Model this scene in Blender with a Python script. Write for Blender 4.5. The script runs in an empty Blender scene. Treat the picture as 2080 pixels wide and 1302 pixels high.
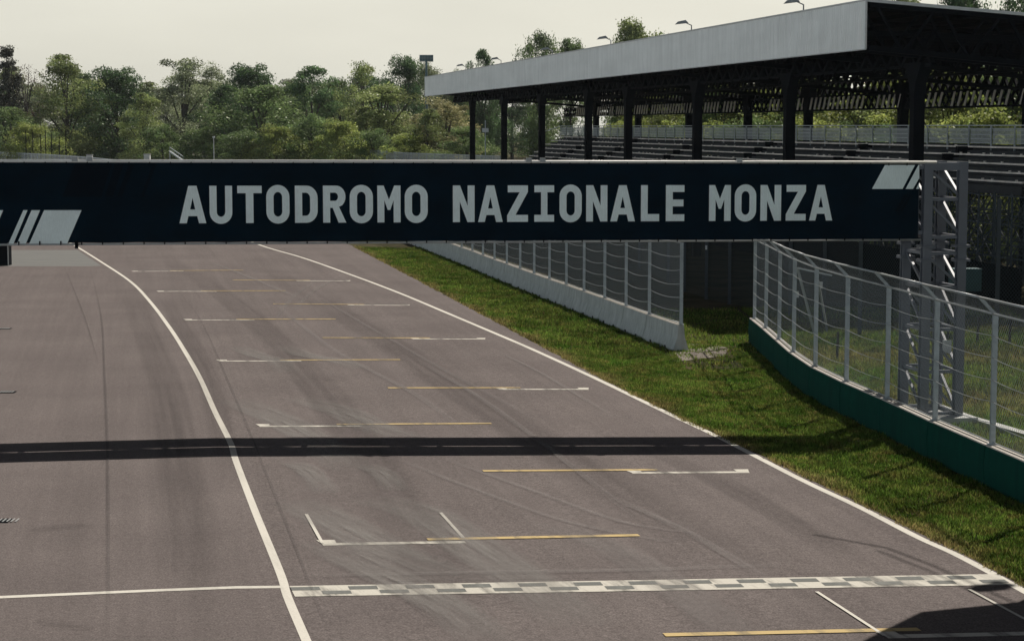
import bpy, math, random
import numpy as np
from mathutils import Vector, Matrix

random.seed(7)
rng = np.random.default_rng(11)
R = math.radians
scene = bpy.context.scene
COL = scene.collection

# ------------------------------------------------------------------ camera
F = 4044.0; CX = 1040.0; CY = 651.0; H = 8.7
TH = math.atan((CY - 258.0) / F)
cam = bpy.data.cameras.new('camera'); cam.sensor_width = 36; cam.lens = F / 2080 * 36
cam.clip_start = 0.5; cam.clip_end = 6000
camo = bpy.data.objects.new('camera', cam); COL.objects.link(camo)
camo.location = (0, 0, H); camo.rotation_euler = (math.pi / 2 - TH, 0, 0)
scene.camera = camo

# ------------------------------------------------------------------ sky and sun
SL, SK = 0.55, 0.74                       # shadow shift per metre of height (left, towards camera)
ELEV = math.atan(1 / math.hypot(SL, SK)); AZ = math.atan2(SL, SK)   # azimuth from +Y towards +X
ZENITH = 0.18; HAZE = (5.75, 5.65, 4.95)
w = bpy.data.worlds.new('World'); scene.world = w; w.use_nodes = True
nt = w.node_tree; bg = nt.nodes['Background']
sky = nt.nodes.new('ShaderNodeTexSky'); sky.sky_type = 'NISHITA'; sky.sun_disc = False
sky.sun_elevation = ELEV; sky.sun_rotation = AZ
sky.air_density = 1.0; sky.dust_density = 4.0; sky.ozone_density = 1.0
hs = nt.nodes.new('ShaderNodeHueSaturation'); hs.inputs['Saturation'].default_value = 0.45
tint = nt.nodes.new('ShaderNodeMix'); tint.data_type = 'RGBA'; tint.blend_type = 'MULTIPLY'
tint.inputs[0].default_value = 1.0; tint.inputs[7].default_value = (1.0, 0.985, 0.90, 1)
tcw = nt.nodes.new('ShaderNodeTexCoord'); sxw = nt.nodes.new('ShaderNodeSeparateXYZ'); nt.links.new(tcw.outputs['Generated'], sxw.inputs[0])
hz = nt.nodes.new('ShaderNodeMapRange'); hz.interpolation_type = 'SMOOTHSTEP'; nt.links.new(sxw.outputs['Z'], hz.inputs[0])   # pale haze low over the horizon, clearer blue above
for i_, v_ in enumerate((0.07, 0.26, 1.0, 0.0)): hz.inputs[i_ + 1].default_value = v_
nt.links.new(sky.outputs[0], hs.inputs['Color']); nt.links.new(hs.outputs[0], tint.inputs[6])
scz = nt.nodes.new('ShaderNodeVectorMath'); scz.operation = 'SCALE'; nt.links.new(sky.outputs[0], scz.inputs[0]); scz.inputs['Scale'].default_value = ZENITH
schz = nt.nodes.new('ShaderNodeVectorMath'); schz.operation = 'SCALE'; nt.links.new(tint.outputs[2], schz.inputs[0]); schz.inputs['Scale'].default_value = 0.25
# low sky opposite the sun boosted and cooled, added fill for fascia and lettering
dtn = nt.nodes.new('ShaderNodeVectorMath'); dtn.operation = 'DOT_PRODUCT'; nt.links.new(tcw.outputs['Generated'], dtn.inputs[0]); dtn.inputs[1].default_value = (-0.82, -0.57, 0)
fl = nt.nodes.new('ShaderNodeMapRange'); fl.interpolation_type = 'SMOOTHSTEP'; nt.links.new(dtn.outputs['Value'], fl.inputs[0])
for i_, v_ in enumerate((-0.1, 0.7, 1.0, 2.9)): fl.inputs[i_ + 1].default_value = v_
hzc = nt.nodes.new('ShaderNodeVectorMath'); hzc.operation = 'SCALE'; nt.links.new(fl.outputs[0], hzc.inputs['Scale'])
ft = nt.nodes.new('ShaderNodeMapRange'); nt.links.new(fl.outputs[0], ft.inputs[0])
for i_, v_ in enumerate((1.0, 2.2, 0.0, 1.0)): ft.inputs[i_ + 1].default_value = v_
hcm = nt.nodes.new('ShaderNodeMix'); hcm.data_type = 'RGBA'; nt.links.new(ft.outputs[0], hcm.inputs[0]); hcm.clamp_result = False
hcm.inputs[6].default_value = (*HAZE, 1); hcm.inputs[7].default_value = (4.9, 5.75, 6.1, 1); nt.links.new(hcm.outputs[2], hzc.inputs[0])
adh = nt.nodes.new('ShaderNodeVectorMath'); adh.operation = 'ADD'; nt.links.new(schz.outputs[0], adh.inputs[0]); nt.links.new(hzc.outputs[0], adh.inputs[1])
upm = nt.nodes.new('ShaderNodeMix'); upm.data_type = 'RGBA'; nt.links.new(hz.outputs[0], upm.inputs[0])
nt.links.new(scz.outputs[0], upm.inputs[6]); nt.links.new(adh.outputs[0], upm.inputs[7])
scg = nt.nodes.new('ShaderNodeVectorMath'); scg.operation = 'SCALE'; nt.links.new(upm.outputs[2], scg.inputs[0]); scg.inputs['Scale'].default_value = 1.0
nzw = nt.nodes.new('ShaderNodeTexNoise')
mpw = nt.nodes.new('ShaderNodeMapping'); mpw.inputs['Scale'].default_value = (5, 5, 22)
nzw.inputs['Scale'].default_value = 1.0; nzw.inputs['Detail'].default_value = 4
nt.links.new(tcw.outputs['Generated'], mpw.inputs[0]); nt.links.new(mpw.outputs[0], nzw.inputs['Vector'])
rpw = nt.nodes.new('ShaderNodeMapRange'); rpw.inputs[1].default_value = 0.35; rpw.inputs[2].default_value = 0.7
rpw.inputs[3].default_value = 0.96; rpw.inputs[4].default_value = 1.05
nt.links.new(nzw.outputs['Fac'], rpw.inputs[0])
mlw = nt.nodes.new('ShaderNodeVectorMath'); mlw.operation = 'SCALE'
nt.links.new(scg.outputs[0], mlw.inputs[0]); nt.links.new(rpw.outputs[0], mlw.inputs['Scale'])
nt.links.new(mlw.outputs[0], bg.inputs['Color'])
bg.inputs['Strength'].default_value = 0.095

sun = bpy.data.lights.new('sun', 'SUN'); sun.energy = 5.0; sun.angle = R(0.5); sun.color = (1.0, 0.93, 0.83)
suno = bpy.data.objects.new('sun', sun); COL.objects.link(suno)
suno.rotation_euler = Vector((-SL, -SK, -1)).to_track_quat('-Z', 'Y').to_euler()
suno.location = (20, 30, 60)
scene.view_settings.view_transform = 'Standard'; scene.view_settings.look = 'None'
scene.view_settings.exposure = 0.28; scene.view_settings.gamma = 1.0
scene.cycles.transparent_max_bounces = 40
scene.cycles.max_bounces = 6

# ------------------------------------------------------------------ ground profile and survey helpers
SLP = 0.1855
def g(X, Y):
    c = X + SLP * Y
    return -0.022 * min(max(c - 1.9, 0.0), 18.0)
def ray(u, v):
    x, y, z = u - CX, F, CY - v
    return x, y * math.cos(TH) + z * math.sin(TH), -y * math.sin(TH) + z * math.cos(TH)
def gnd(u, v, dz=0.0):
    x, y, z = ray(u, v); z0 = 0.0
    for _ in range(12):
        t = (z0 + dz - H) / z
        z0 = g(x * t, y * t)
    return Vector((x * t, y * t, z0 + dz))
def atD(u, v, Y):
    x, y, z = ray(u, v); t = Y / y
    return Vector((x * t, Y, H + z * t))
def interp(pts, y):
    """pts: list of (Y, X) sorted by Y"""
    if y <= pts[0][0]: a, b = pts[0], pts[1]
    elif y >= pts[-1][0]: a, b = pts[-2], pts[-1]
    else:
        for a, b in zip(pts, pts[1:]):
            if a[0] <= y <= b[0]: break
    t = (y - a[0]) / (b[0] - a[0])
    return a[1] + (b[1] - a[1]) * t

# ------------------------------------------------------------------ materials
def nodes_mat(name):
    m = bpy.data.materials.new(name); m.use_nodes = True
    return m, m.node_tree, m.node_tree.nodes['Principled BSDF']
def mat(name, col, rough=0.6, metal=0.0, var=0.12, scale=3.0, bump=0.0, bscale=40.0, stretch=(1, 1, 1), coord='Object', spec=0.3):
    m, t, b = nodes_mat(name)
    b.inputs['Roughness'].default_value = rough; b.inputs['Metallic'].default_value = metal
    b.inputs['Specular IOR Level'].default_value = spec
    tc = t.nodes.new('ShaderNodeTexCoord'); mp = t.nodes.new('ShaderNodeMapping')
    mp.inputs['Scale'].default_value = stretch
    t.links.new(tc.outputs[coord], mp.inputs[0])
    n = t.nodes.new('ShaderNodeTexNoise'); n.inputs['Scale'].default_value = scale; n.inputs['Detail'].default_value = 6
    n.inputs['Roughness'].default_value = 0.65
    t.links.new(mp.outputs[0], n.inputs['Vector'])
    r = t.nodes.new('ShaderNodeValToRGB')
    r.color_ramp.elements[0].position = 0.3; r.color_ramp.elements[1].position = 0.7
    r.color_ramp.elements[0].color = (*[max(0, c * (1 - var)) for c in col], 1)
    r.color_ramp.elements[1].color = (*[c * (1 + var) for c in col], 1)
    t.links.new(n.outputs['Fac'], r.inputs[0]); t.links.new(r.outputs[0], b.inputs['Base Color'])
    if bump:
        n2 = t.nodes.new('ShaderNodeTexNoise'); n2.inputs['Scale'].default_value = bscale; n2.inputs['Detail'].default_value = 4
        t.links.new(mp.outputs[0], n2.inputs['Vector'])
        bp = t.nodes.new('ShaderNodeBump'); bp.inputs['Strength'].default_value = bump; bp.inputs['Distance'].default_value = 0.02
        t.links.new(n2.outputs['Fac'], bp.inputs['Height']); t.links.new(bp.outputs[0], b.inputs['Normal'])
    return m
def mathn(t, op, a, b=None, c=None):
    n = t.nodes.new('ShaderNodeMath'); n.operation = op
    for i, v in enumerate((a, b, c)):
        if v is None: continue
        if isinstance(v, (int, float)): n.inputs[i].default_value = v
        else: t.links.new(v, n.inputs[i])
    return n.outputs[0]
def mixc(t, blend, fac, a, b):
    n = t.nodes.new('ShaderNodeMix'); n.data_type = 'RGBA'; n.blend_type = blend
    for i, v in ((0, fac), (6, a), (7, b)):
        if isinstance(v, (int, float)): n.inputs[i].default_value = v
        elif isinstance(v, tuple): n.inputs[i].default_value = (*v, 1)
        else: t.links.new(v, n.inputs[i])
    return n.outputs[2]
def noise(t, vec, scale, detail=5, rough=0.6, dist=0.0):
    n = t.nodes.new('ShaderNodeTexNoise'); n.inputs['Scale'].default_value = scale
    n.inputs['Detail'].default_value = detail; n.inputs['Roughness'].default_value = rough
    n.inputs['Distortion'].default_value = dist
    t.links.new(vec, n.inputs['Vector']); return n.outputs['Fac']
def mapping(t, src, scale=(1, 1, 1), rot=0.0, loc=(0, 0, 0)):
    m = t.nodes.new('ShaderNodeMapping'); m.inputs['Scale'].default_value = scale
    m.inputs['Rotation'].default_value = (0, 0, rot); m.inputs['Location'].default_value = loc
    t.links.new(src, m.inputs[0]); return m.outputs[0]
def rng_(t, v, a, b, c, d):
    n = t.nodes.new('ShaderNodeMapRange'); t.links.new(v, n.inputs[0])
    for i, x in enumerate((a, b, c, d)): n.inputs[i + 1].default_value = x
    return n.outputs[0]

def asphalt_mat():
    m, t, b = nodes_mat('asphalt')
    tc = t.nodes.new('ShaderNodeTexCoord'); o = tc.outputs['Object']
    rot = mapping(t, o, rot=-0.19)                       # along the track = Y
    st = mapping(t, rot, scale=(1.0, 0.035, 1))
    st2 = mapping(t, rot, scale=(3.2, 0.06, 1), loc=(7, 3, 0))
    base = noise(t, o, 0.22, 4, 0.6)
    streak = noise(t, st, 0.9, 5, 0.6)
    streak2 = noise(t, st2, 1.0, 5, 0.65, 0.2)
    grain = noise(t, o, 26, 3, 0.8)
    grain2 = noise(t, o, 7.0, 4, 0.8)
    col = mixc(t, 'MIX', rng_(t, base, 0.35, 0.65, 0, 1), (0.114, 0.099, 0.097), (0.131, 0.114, 0.111))
    k = mathn(t, 'MULTIPLY', rng_(t, streak, 0.3, 0.7, 0.92, 1.06), rng_(t, streak2, 0.3, 0.75, 0.95, 1.08))
    k = mathn(t, 'MULTIPLY', k, rng_(t, grain, 0.3, 0.7, 0.5, 1.5))
    k = mathn(t, 'MULTIPLY', k, rng_(t, grain2, 0.3, 0.7, 0.8, 1.2))
    sc = t.nodes.new('ShaderNodeVectorMath'); sc.operation = 'SCALE'
    t.links.new(col, sc.inputs[0]); t.links.new(k, sc.inputs['Scale'])
    t.links.new(sc.outputs[0], b.inputs['Base Color'])
    b.inputs['Roughness'].default_value = 1.0; b.inputs['Specular IOR Level'].default_value = 0.04
    bp = t.nodes.new('ShaderNodeBump'); bp.inputs['Strength'].default_value = 0.5; bp.inputs['Distance'].default_value = 0.01
    t.links.new(grain, bp.inputs['Height']); t.links.new(bp.outputs[0], b.inputs['Normal'])
    return m
M = {}
M['asphalt'] = asphalt_mat()
def paint_mat(name, col, wear=0.35, bare=(0.11, 0.105, 0.10)):
    m, t, b = nodes_mat(name)
    tc = t.nodes.new('ShaderNodeTexCoord'); o = tc.outputs['Object']
    st = mapping(t, mapping(t, o, rot=-0.35), scale=(2.2, 0.25, 1))
    a = noise(t, st, 0.8, 5, 0.7); gr = noise(t, o, 22, 3, 0.8)
    wv = mathn(t, 'ADD', rng_(t, a, 0.48, 0.68, 0, wear), rng_(t, gr, 0.5, 0.85, 0, 0.35))
    col_ = mixc(t, 'MIX', wv, col, bare)
    t.links.new(col_, b.inputs['Base Color']); b.inputs['Roughness'].default_value = 0.9; b.inputs['Specular IOR Level'].default_value = 0.05
    return m
M['white_paint'] = paint_mat('white_paint', (0.55, 0.53, 0.48), 0.2)
M['worn_white'] = paint_mat('worn_white_paint', (0.50, 0.48, 0.43), 1.0)
M['yellow_paint'] = paint_mat('yellow_paint', (0.47, 0.36, 0.18), 0.85)
M['check_paint'] = paint_mat('check_paint', (0.13, 0.135, 0.13), 0.3, (0.3, 0.3, 0.28))
M['concrete_slab'] = mat('concrete_slab', (0.118, 0.120, 0.116), 0.9, var=0.2, scale=0.8, stretch=(0.3, 3, 1))
M['gravel'] = mat('gravel', (0.17, 0.145, 0.125), 0.95, var=0.25, scale=9)
def concrete_mat(name, col, streak=0.25):
    m, t, b = nodes_mat(name)
    tc = t.nodes.new('ShaderNodeTexCoord'); ge = t.nodes.new('ShaderNodeNewGeometry'); o = ge.outputs['Position']
    s = noise(t, mapping(t, o, scale=(3, 3, 0.35)), 1.3, 5, 0.7)
    n = noise(t, o, 1.7, 6, 0.7)
    k = mathn(t, 'MULTIPLY', rng_(t, s, 0.3, 0.7, 1 - streak, 1 + streak * .5), rng_(t, n, 0.3, 0.7, 0.88, 1.1))
    sc = t.nodes.new('ShaderNodeVectorMath'); sc.operation = 'SCALE'; sc.inputs[0].default_value = col
    t.links.new(k, sc.inputs['Scale']); t.links.new(sc.outputs[0], b.inputs['Base Color'])
    b.inputs['Roughness'].default_value = 0.95; b.inputs['Specular IOR Level'].default_value = 0.05
    return m
M['concrete'] = concrete_mat('concrete', (0.46, 0.47, 0.46))
M['concrete_top'] = concrete_mat('concrete_top', (0.50, 0.47, 0.43), 0.15)
M['green_panel'] = concrete_mat('green_painted_concrete', (0.003, 0.050, 0.037), 0.25)
M['galv'] = mat('galvanised_steel', (0.36, 0.39, 0.41), 0.5, 0.35, var=0.18, scale=4)
M['cable'] = mat('steel_cable', (0.36, 0.38, 0.39), 0.4, 0.3, var=0.1)
M['gantry_grey'] = mat('grey_painted_steel', (0.12, 0.13, 0.155), 0.45, 0.1, var=0.12, scale=1.5)
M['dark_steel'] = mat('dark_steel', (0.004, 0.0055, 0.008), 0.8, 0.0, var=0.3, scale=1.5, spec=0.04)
M['black_sheet'] = mat('black_hoarding', (0.003, 0.004, 0.005), 0.95, spec=0.02)
M['galv_dark'] = mat('shaded_steel', (0.06, 0.07, 0.08), 0.8, spec=0.1)  # darker copy of galv, the stand's shade put into the colour
M['black_hole'] = mat('slot_shade', (0.012, 0.012, 0.014), 0.8)  # dark colour stands in for the shade inside the drain slots
M['white_tube'] = mat('white_tube', (0.62, 0.61, 0.58), 0.4, var=0.1)
def fabric_mat(name, col, var=0.18):
    m, t, b = nodes_mat(name)
    tc = t.nodes.new('ShaderNodeTexCoord'); o = tc.outputs['Object']
    n1 = noise(t, mapping(t, o, scale=(1, 1, 1.6)), 0.9, 4, 0.6)
    n2 = noise(t, mapping(t, o, scale=(40, 40, 6)), 1.2, 3, 0.6)
    k = mathn(t, 'MULTIPLY', rng_(t, n1, 0.3, 0.7, 1 - var, 1 + var), rng_(t, n2, 0.3, 0.7, 0.93, 1.07))
    sc = t.nodes.new('ShaderNodeVectorMath'); sc.operation = 'SCALE'; sc.inputs[0].default_value = col
    t.links.new(k, sc.inputs['Scale']); t.links.new(sc.outputs[0], b.inputs['Base Color'])
    b.inputs['Roughness'].default_value = 0.85; b.inputs['Specular IOR Level'].default_value = 0.08
    bp = t.nodes.new('ShaderNodeBump'); bp.inputs['Strength'].default_value = 0.35; bp.inputs['Distance'].default_value = 0.05
    t.links.new(n1, bp.inputs['Height']); t.links.new(bp.outputs[0], b.inputs['Normal'])
    return m
M['banner_navy'] = fabric_mat('navy_banner', (0.0008, 0.0080, 0.0160), 0.3)
M['banner_shade'] = fabric_mat('navy_banner_painted_shade', (0.0012, 0.0045, 0.009), 0.15)  # shadow of the rear banner's logos, put into the colour
M['banner_white'] = fabric_mat('banner_white_print', (0.72, 0.80, 0.80), 0.06)
def link_mat(name, pitch=0.10, wire=0.13, col=(0.42, 0.44, 0.45)):
    m, t, b = nodes_mat(name)
    b.inputs['Base Color'].default_value = (*col, 1); b.inputs['Metallic'].default_value = 0.3
    b.inputs['Roughness'].default_value = 0.6; b.inputs['Specular IOR Level'].default_value = 0.1; b.inputs['Metallic'].default_value = 0.0
    uv = t.nodes.new('ShaderNodeUVMap'); s = t.nodes.new('ShaderNodeSeparateXYZ'); t.links.new(uv.outputs[0], s.inputs[0])
    def band(sign):
        a = mathn(t, 'MULTIPLY_ADD', s.outputs[1], sign, s.outputs[0])
        f = mathn(t, 'FRACT', mathn(t, 'MULTIPLY', a, 1 / pitch))
        return mathn(t, 'LESS_THAN', f, wire)
    al = mathn(t, 'MAXIMUM', band(0.75), band(-0.75))
    t.links.new(al, b.inputs['Alpha'])
    return m
M['chain_link'] = link_mat('chain_link', 0.115, 0.13, (0.30, 0.33, 0.35))
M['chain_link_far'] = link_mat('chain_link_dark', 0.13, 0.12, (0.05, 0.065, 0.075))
M['chain_link_dist'] = link_mat('chain_link_distant', 0.3, 0.36, (0.42, 0.43, 0.44))
def rail_mat():
    m, t, b = nodes_mat('rail_mesh_panel')
    b.inputs['Base Color'].default_value = (0.34, 0.36, 0.37, 1); b.inputs['Roughness'].default_value = 0.6
    uv = t.nodes.new('ShaderNodeUVMap'); s = t.nodes.new('ShaderNodeSeparateXYZ'); t.links.new(uv.outputs[0], s.inputs[0])
    a = mathn(t, 'LESS_THAN', mathn(t, 'FRACT', mathn(t, 'MULTIPLY', s.outputs[0], 9.0)), 0.62)
    t.links.new(mathn(t, 'MAXIMUM', a, mathn(t, 'LESS_THAN', mathn(t, 'FRACT', mathn(t, 'MULTIPLY', s.outputs[1], 4.0)), 0.2)), b.inputs['Alpha'])
    return m
M['rail_mesh'] = rail_mat()
def fascia_mat():
    m, t, b = nodes_mat('corrugated_fascia')
    uv = t.nodes.new('ShaderNodeUVMap'); s = t.nodes.new('ShaderNodeSeparateXYZ'); t.links.new(uv.outputs[0], s.inputs[0])
    wv = mathn(t, 'SINE', mathn(t, 'MULTIPLY', s.outputs[0], 2 * math.pi / 0.3))
    n = noise(t, mapping(t, uv.outputs[0], scale=(1.6, 0.25, 1)), 1.0, 5, 0.7)
    n2 = noise(t, mapping(t, uv.outputs[0], scale=(0.12, 0.5, 1)), 1.0, 3, 0.6)
    k = mathn(t, 'MULTIPLY', rng_(t, n, 0.3, 0.7, 0.86, 1.07), rng_(t, n2, 0.3, 0.7, 0.92, 1.06))
    sc = t.nodes.new('ShaderNodeVectorMath'); sc.operation = 'SCALE'; sc.inputs[0].default_value = (0.86, 0.86, 0.85)
    t.links.new(k, sc.inputs['Scale']); t.links.new(sc.outputs[0], b.inputs['Base Color'])
    b.inputs['Roughness'].default_value = 0.55
    bp = t.nodes.new('ShaderNodeBump'); bp.inputs['Strength'].default_value = 0.6; bp.inputs['Distance'].default_value = 0.04
    t.links.new(wv, bp.inputs['Height']); t.links.new(bp.outputs[0], b.inputs['Normal'])
    return m
M['fascia'] = fascia_mat()
M['fascia_trim'] = mat('fascia_trim', (0.5, 0.5, 0.5), 0.5)
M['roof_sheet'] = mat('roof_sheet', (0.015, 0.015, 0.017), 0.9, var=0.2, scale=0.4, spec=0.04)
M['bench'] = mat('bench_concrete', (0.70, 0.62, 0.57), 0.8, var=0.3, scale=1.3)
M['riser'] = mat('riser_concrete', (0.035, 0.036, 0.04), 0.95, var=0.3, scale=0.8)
M['sunlit_slat'] = mat('slat_painted_sun', (0.8, 0.72, 0.66), 0.7)  # pale tone paints sunlight onto slats that sit under the roof
M['teal_box'] = mat('teal_tarp', (0.05, 0.10, 0.11), 0.7)
M['lamp_grey'] = mat('lamp_grey', (0.30, 0.31, 0.31), 0.5)
M['board_teal'] = mat('board_teal', (0.10, 0.16, 0.18), 0.6, var=0.3, scale=2)
M['white_sheet'] = mat('white_sheet', (0.55, 0.56, 0.56), 0.6)
def leaf_mat(name, a, b_, trans=0.4):
    m, t, b = nodes_mat(name)
    ge = t.nodes.new('ShaderNodeNewGeometry'); oi = t.nodes.new('ShaderNodeObjectInfo')
    n = noise(t, ge.outputs['Position'], 0.55, 4, 0.7)
    col = mixc(t, 'MIX', rng_(t, n, 0.32, 0.68, 0, 1), a, b_)
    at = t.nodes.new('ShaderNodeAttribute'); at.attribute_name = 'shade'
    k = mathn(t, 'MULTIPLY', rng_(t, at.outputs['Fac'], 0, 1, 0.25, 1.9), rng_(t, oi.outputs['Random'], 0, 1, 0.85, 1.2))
    sc = t.nodes.new('ShaderNodeVectorMath'); sc.operation = 'SCALE'
    t.links.new(col, sc.inputs[0]); t.links.new(k, sc.inputs['Scale'])
    out = t.nodes['Material Output']
    d = t.nodes.new('ShaderNodeBsdfDiffuse'); tr = t.nodes.new('ShaderNodeBsdfTranslucent'); mx = t.nodes.new('ShaderNodeMixShader')
    t.links.new(sc.outputs[0], d.inputs[0]); t.links.new(sc.outputs[0], tr.inputs[0])
    mx.inputs[0].default_value = trans
    gl = t.nodes.new('ShaderNodeBsdfGlossy'); gl.inputs['Roughness'].default_value = 0.45; gl.inputs['Color'].default_value = (0.8, 0.8, 0.75, 1)
    mx2 = t.nodes.new('ShaderNodeMixShader'); mx2.inputs[0].default_value = 0.03
    t.links.new(d.outputs[0], mx.inputs[1]); t.links.new(tr.outputs[0], mx.inputs[2])
    t.links.new(mx.outputs[0], mx2.inputs[1]); t.links.new(gl.outputs[0], mx2.inputs[2])
    t.links.new(mx2.outputs[0], out.inputs['Surface'])
    return m
M['leaf_dark'] = leaf_mat('leaf_dark', (0.034, 0.074, 0.034), (0.105, 0.170, 0.065))
M['leaf_mid'] = leaf_mat('leaf_mid', (0.07, 0.125, 0.048), (0.19, 0.255, 0.095))
M['leaf_yellow'] = leaf_mat('leaf_yellow', (0.11, 0.155, 0.055), (0.27, 0.31, 0.115))
M['leaf_pale'] = leaf_mat('leaf_pale', (0.13, 0.165, 0.095), (0.25, 0.28, 0.16))
M['leaf_blossom'] = leaf_mat('leaf_blossom', (0.13, 0.15, 0.055), (0.38, 0.34, 0.19))
M['leaf_purple'] = leaf_mat('leaf_purple', (0.035, 0.038, 0.030), (0.060, 0.062, 0.045))
M['leaf_red'] = leaf_mat('leaf_red', (0.10, 0.075, 0.055), (0.16, 0.12, 0.09))
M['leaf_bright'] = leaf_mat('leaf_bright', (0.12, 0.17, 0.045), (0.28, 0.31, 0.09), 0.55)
M['bark'] = mat('bark', (0.045, 0.038, 0.030), 0.9, var=0.3)
def ground_mat():
    m, t, b = nodes_mat('turf_soil')
    tc = t.nodes.new('ShaderNodeTexCoord'); o = tc.outputs['Object']
    n = noise(t, o, 0.35, 5, 0.7); n2 = noise(t, o, 5, 4, 0.7)
    c1 = mixc(t, 'MIX', rng_(t, n, 0.35, 0.65, 0, 1), (0.022, 0.030, 0.009), (0.085, 0.066, 0.038))
    c2 = mixc(t, 'MIX', rng_(t, n2, 0.4, 0.7, 0, 0.5), c1, (0.020, 0.024, 0.009))
    t.links.new(c2, b.inputs['Base Color']); b.inputs['Roughness'].default_value = 1.0
    b.inputs['Specular IOR Level'].default_value = 0.05
    return m
M['turf'] = ground_mat()
def grass_mat():
    m, t, b = nodes_mat('grass_blade')
    ge = t.nodes.new('ShaderNodeNewGeometry')
    n = noise(t, ge.outputs['Position'], 0.45, 5, 0.7); n3 = noise(t, mapping(t, ge.outputs['Position'], loc=(9, 4, 0)), 1.6, 4, 0.7)
    at = t.nodes.new('ShaderNodeAttribute'); at.attribute_name = 'shade'
    c = mixc(t, 'MIX', rng_(t, n, 0.38, 0.62, 0, 1), (0.052, 0.112, 0.015), (0.110, 0.162, 0.030))
    c = mixc(t, 'MIX', rng_(t, n3, 0.47, 0.66, 0, 0.85), c, (0.17, 0.15, 0.045))
    at2 = t.nodes.new('ShaderNodeAttribute'); at2.attribute_name = 'dry'
    c = mixc(t, 'MIX', at2.outputs['Fac'], c, (0.22, 0.16, 0.075))
    sc = t.nodes.new('ShaderNodeVectorMath'); sc.operation = 'SCALE'
    t.links.new(c, sc.inputs[0]); t.links.new(mathn(t, 'MULTIPLY', rng_(t, at.outputs['Fac'], 0, 1, 0.35, 1.9), mathn(t, 'MULTIPLY', rng_(t, noise(t, ge.outputs['Position'], 2.6, 5, 0.75), 0.32, 0.68, 0.45, 1.6), rng_(t, noise(t, ge.outputs['Position'], 0.28, 3, 0.6), 0.35, 0.65, 0.75, 1.3))), sc.inputs['Scale'])
    out = t.nodes['Material Output']
    d = t.nodes.new('ShaderNodeBsdfDiffuse'); tr = t.nodes.new('ShaderNodeBsdfTranslucent'); mx = t.nodes.new('ShaderNodeMixShader')
    t.links.new(sc.outputs[0], d.inputs[0]); t.links.new(sc.outputs[0], tr.inputs[0]); mx.inputs[0].default_value = 0.45
    t.links.new(d.outputs[0], mx.inputs[1]); t.links.new(tr.outputs[0], mx.inputs[2]); t.links.new(mx.outputs[0], out.inputs['Surface'])
    return m
M['grass'] = grass_mat()
def decal_mat(name, col, strength, sx=3.0):
    """soft-edged, streaky rubber or dust mark; UV u across 0-1, v along in metres"""
    m, t, b = nodes_mat(name)
    b.inputs['Base Color'].default_value = (*col, 1); b.inputs['Roughness'].default_value = 1.0; b.inputs['Specular IOR Level'].default_value = 0.03
    uv = t.nodes.new('ShaderNodeUVMap'); s = t.nodes.new('ShaderNodeSeparateXYZ'); t.links.new(uv.outputs[0], s.inputs[0])
    e = mathn(t, 'MULTIPLY', mathn(t, 'MULTIPLY', s.outputs[0], mathn(t, 'SUBTRACT', 1.0, s.outputs[0])), 4.0)
    e = mathn(t, 'MINIMUM', mathn(t, 'MULTIPLY', e, 1.6), 1.0)
    e2 = mathn(t, 'MULTIPLY', mathn(t, 'MULTIPLY', s.outputs[1], mathn(t, 'SUBTRACT', 1.0, s.outputs[1])), 4.0)
    n = noise(t, mapping(t, uv.outputs[0], scale=(sx, 2.0, 1)), 1.6, 5, 0.7)
    a = mathn(t, 'MULTIPLY', mathn(t, 'MULTIPLY', e, e2), rng_(t, n, 0.35, 0.7, 0.25, 1.0))
    t.links.new(mathn(t, 'MULTIPLY', a, strength), b.inputs['Alpha'])
    return m
M['scuff'] = decal_mat('pale_scuff', (0.25, 0.24, 0.23), 0.62)
M['scuff_thin'] = decal_mat('pale_tyre_line', (0.24, 0.225, 0.22), 0.4, 1.0)
M['scuff_dark'] = decal_mat('dark_rubber_band', (0.06, 0.053, 0.053), 0.25)
M['seam'] = decal_mat('tar_seam', (0.045, 0.042, 0.043), 0.5, 1.0)

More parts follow.
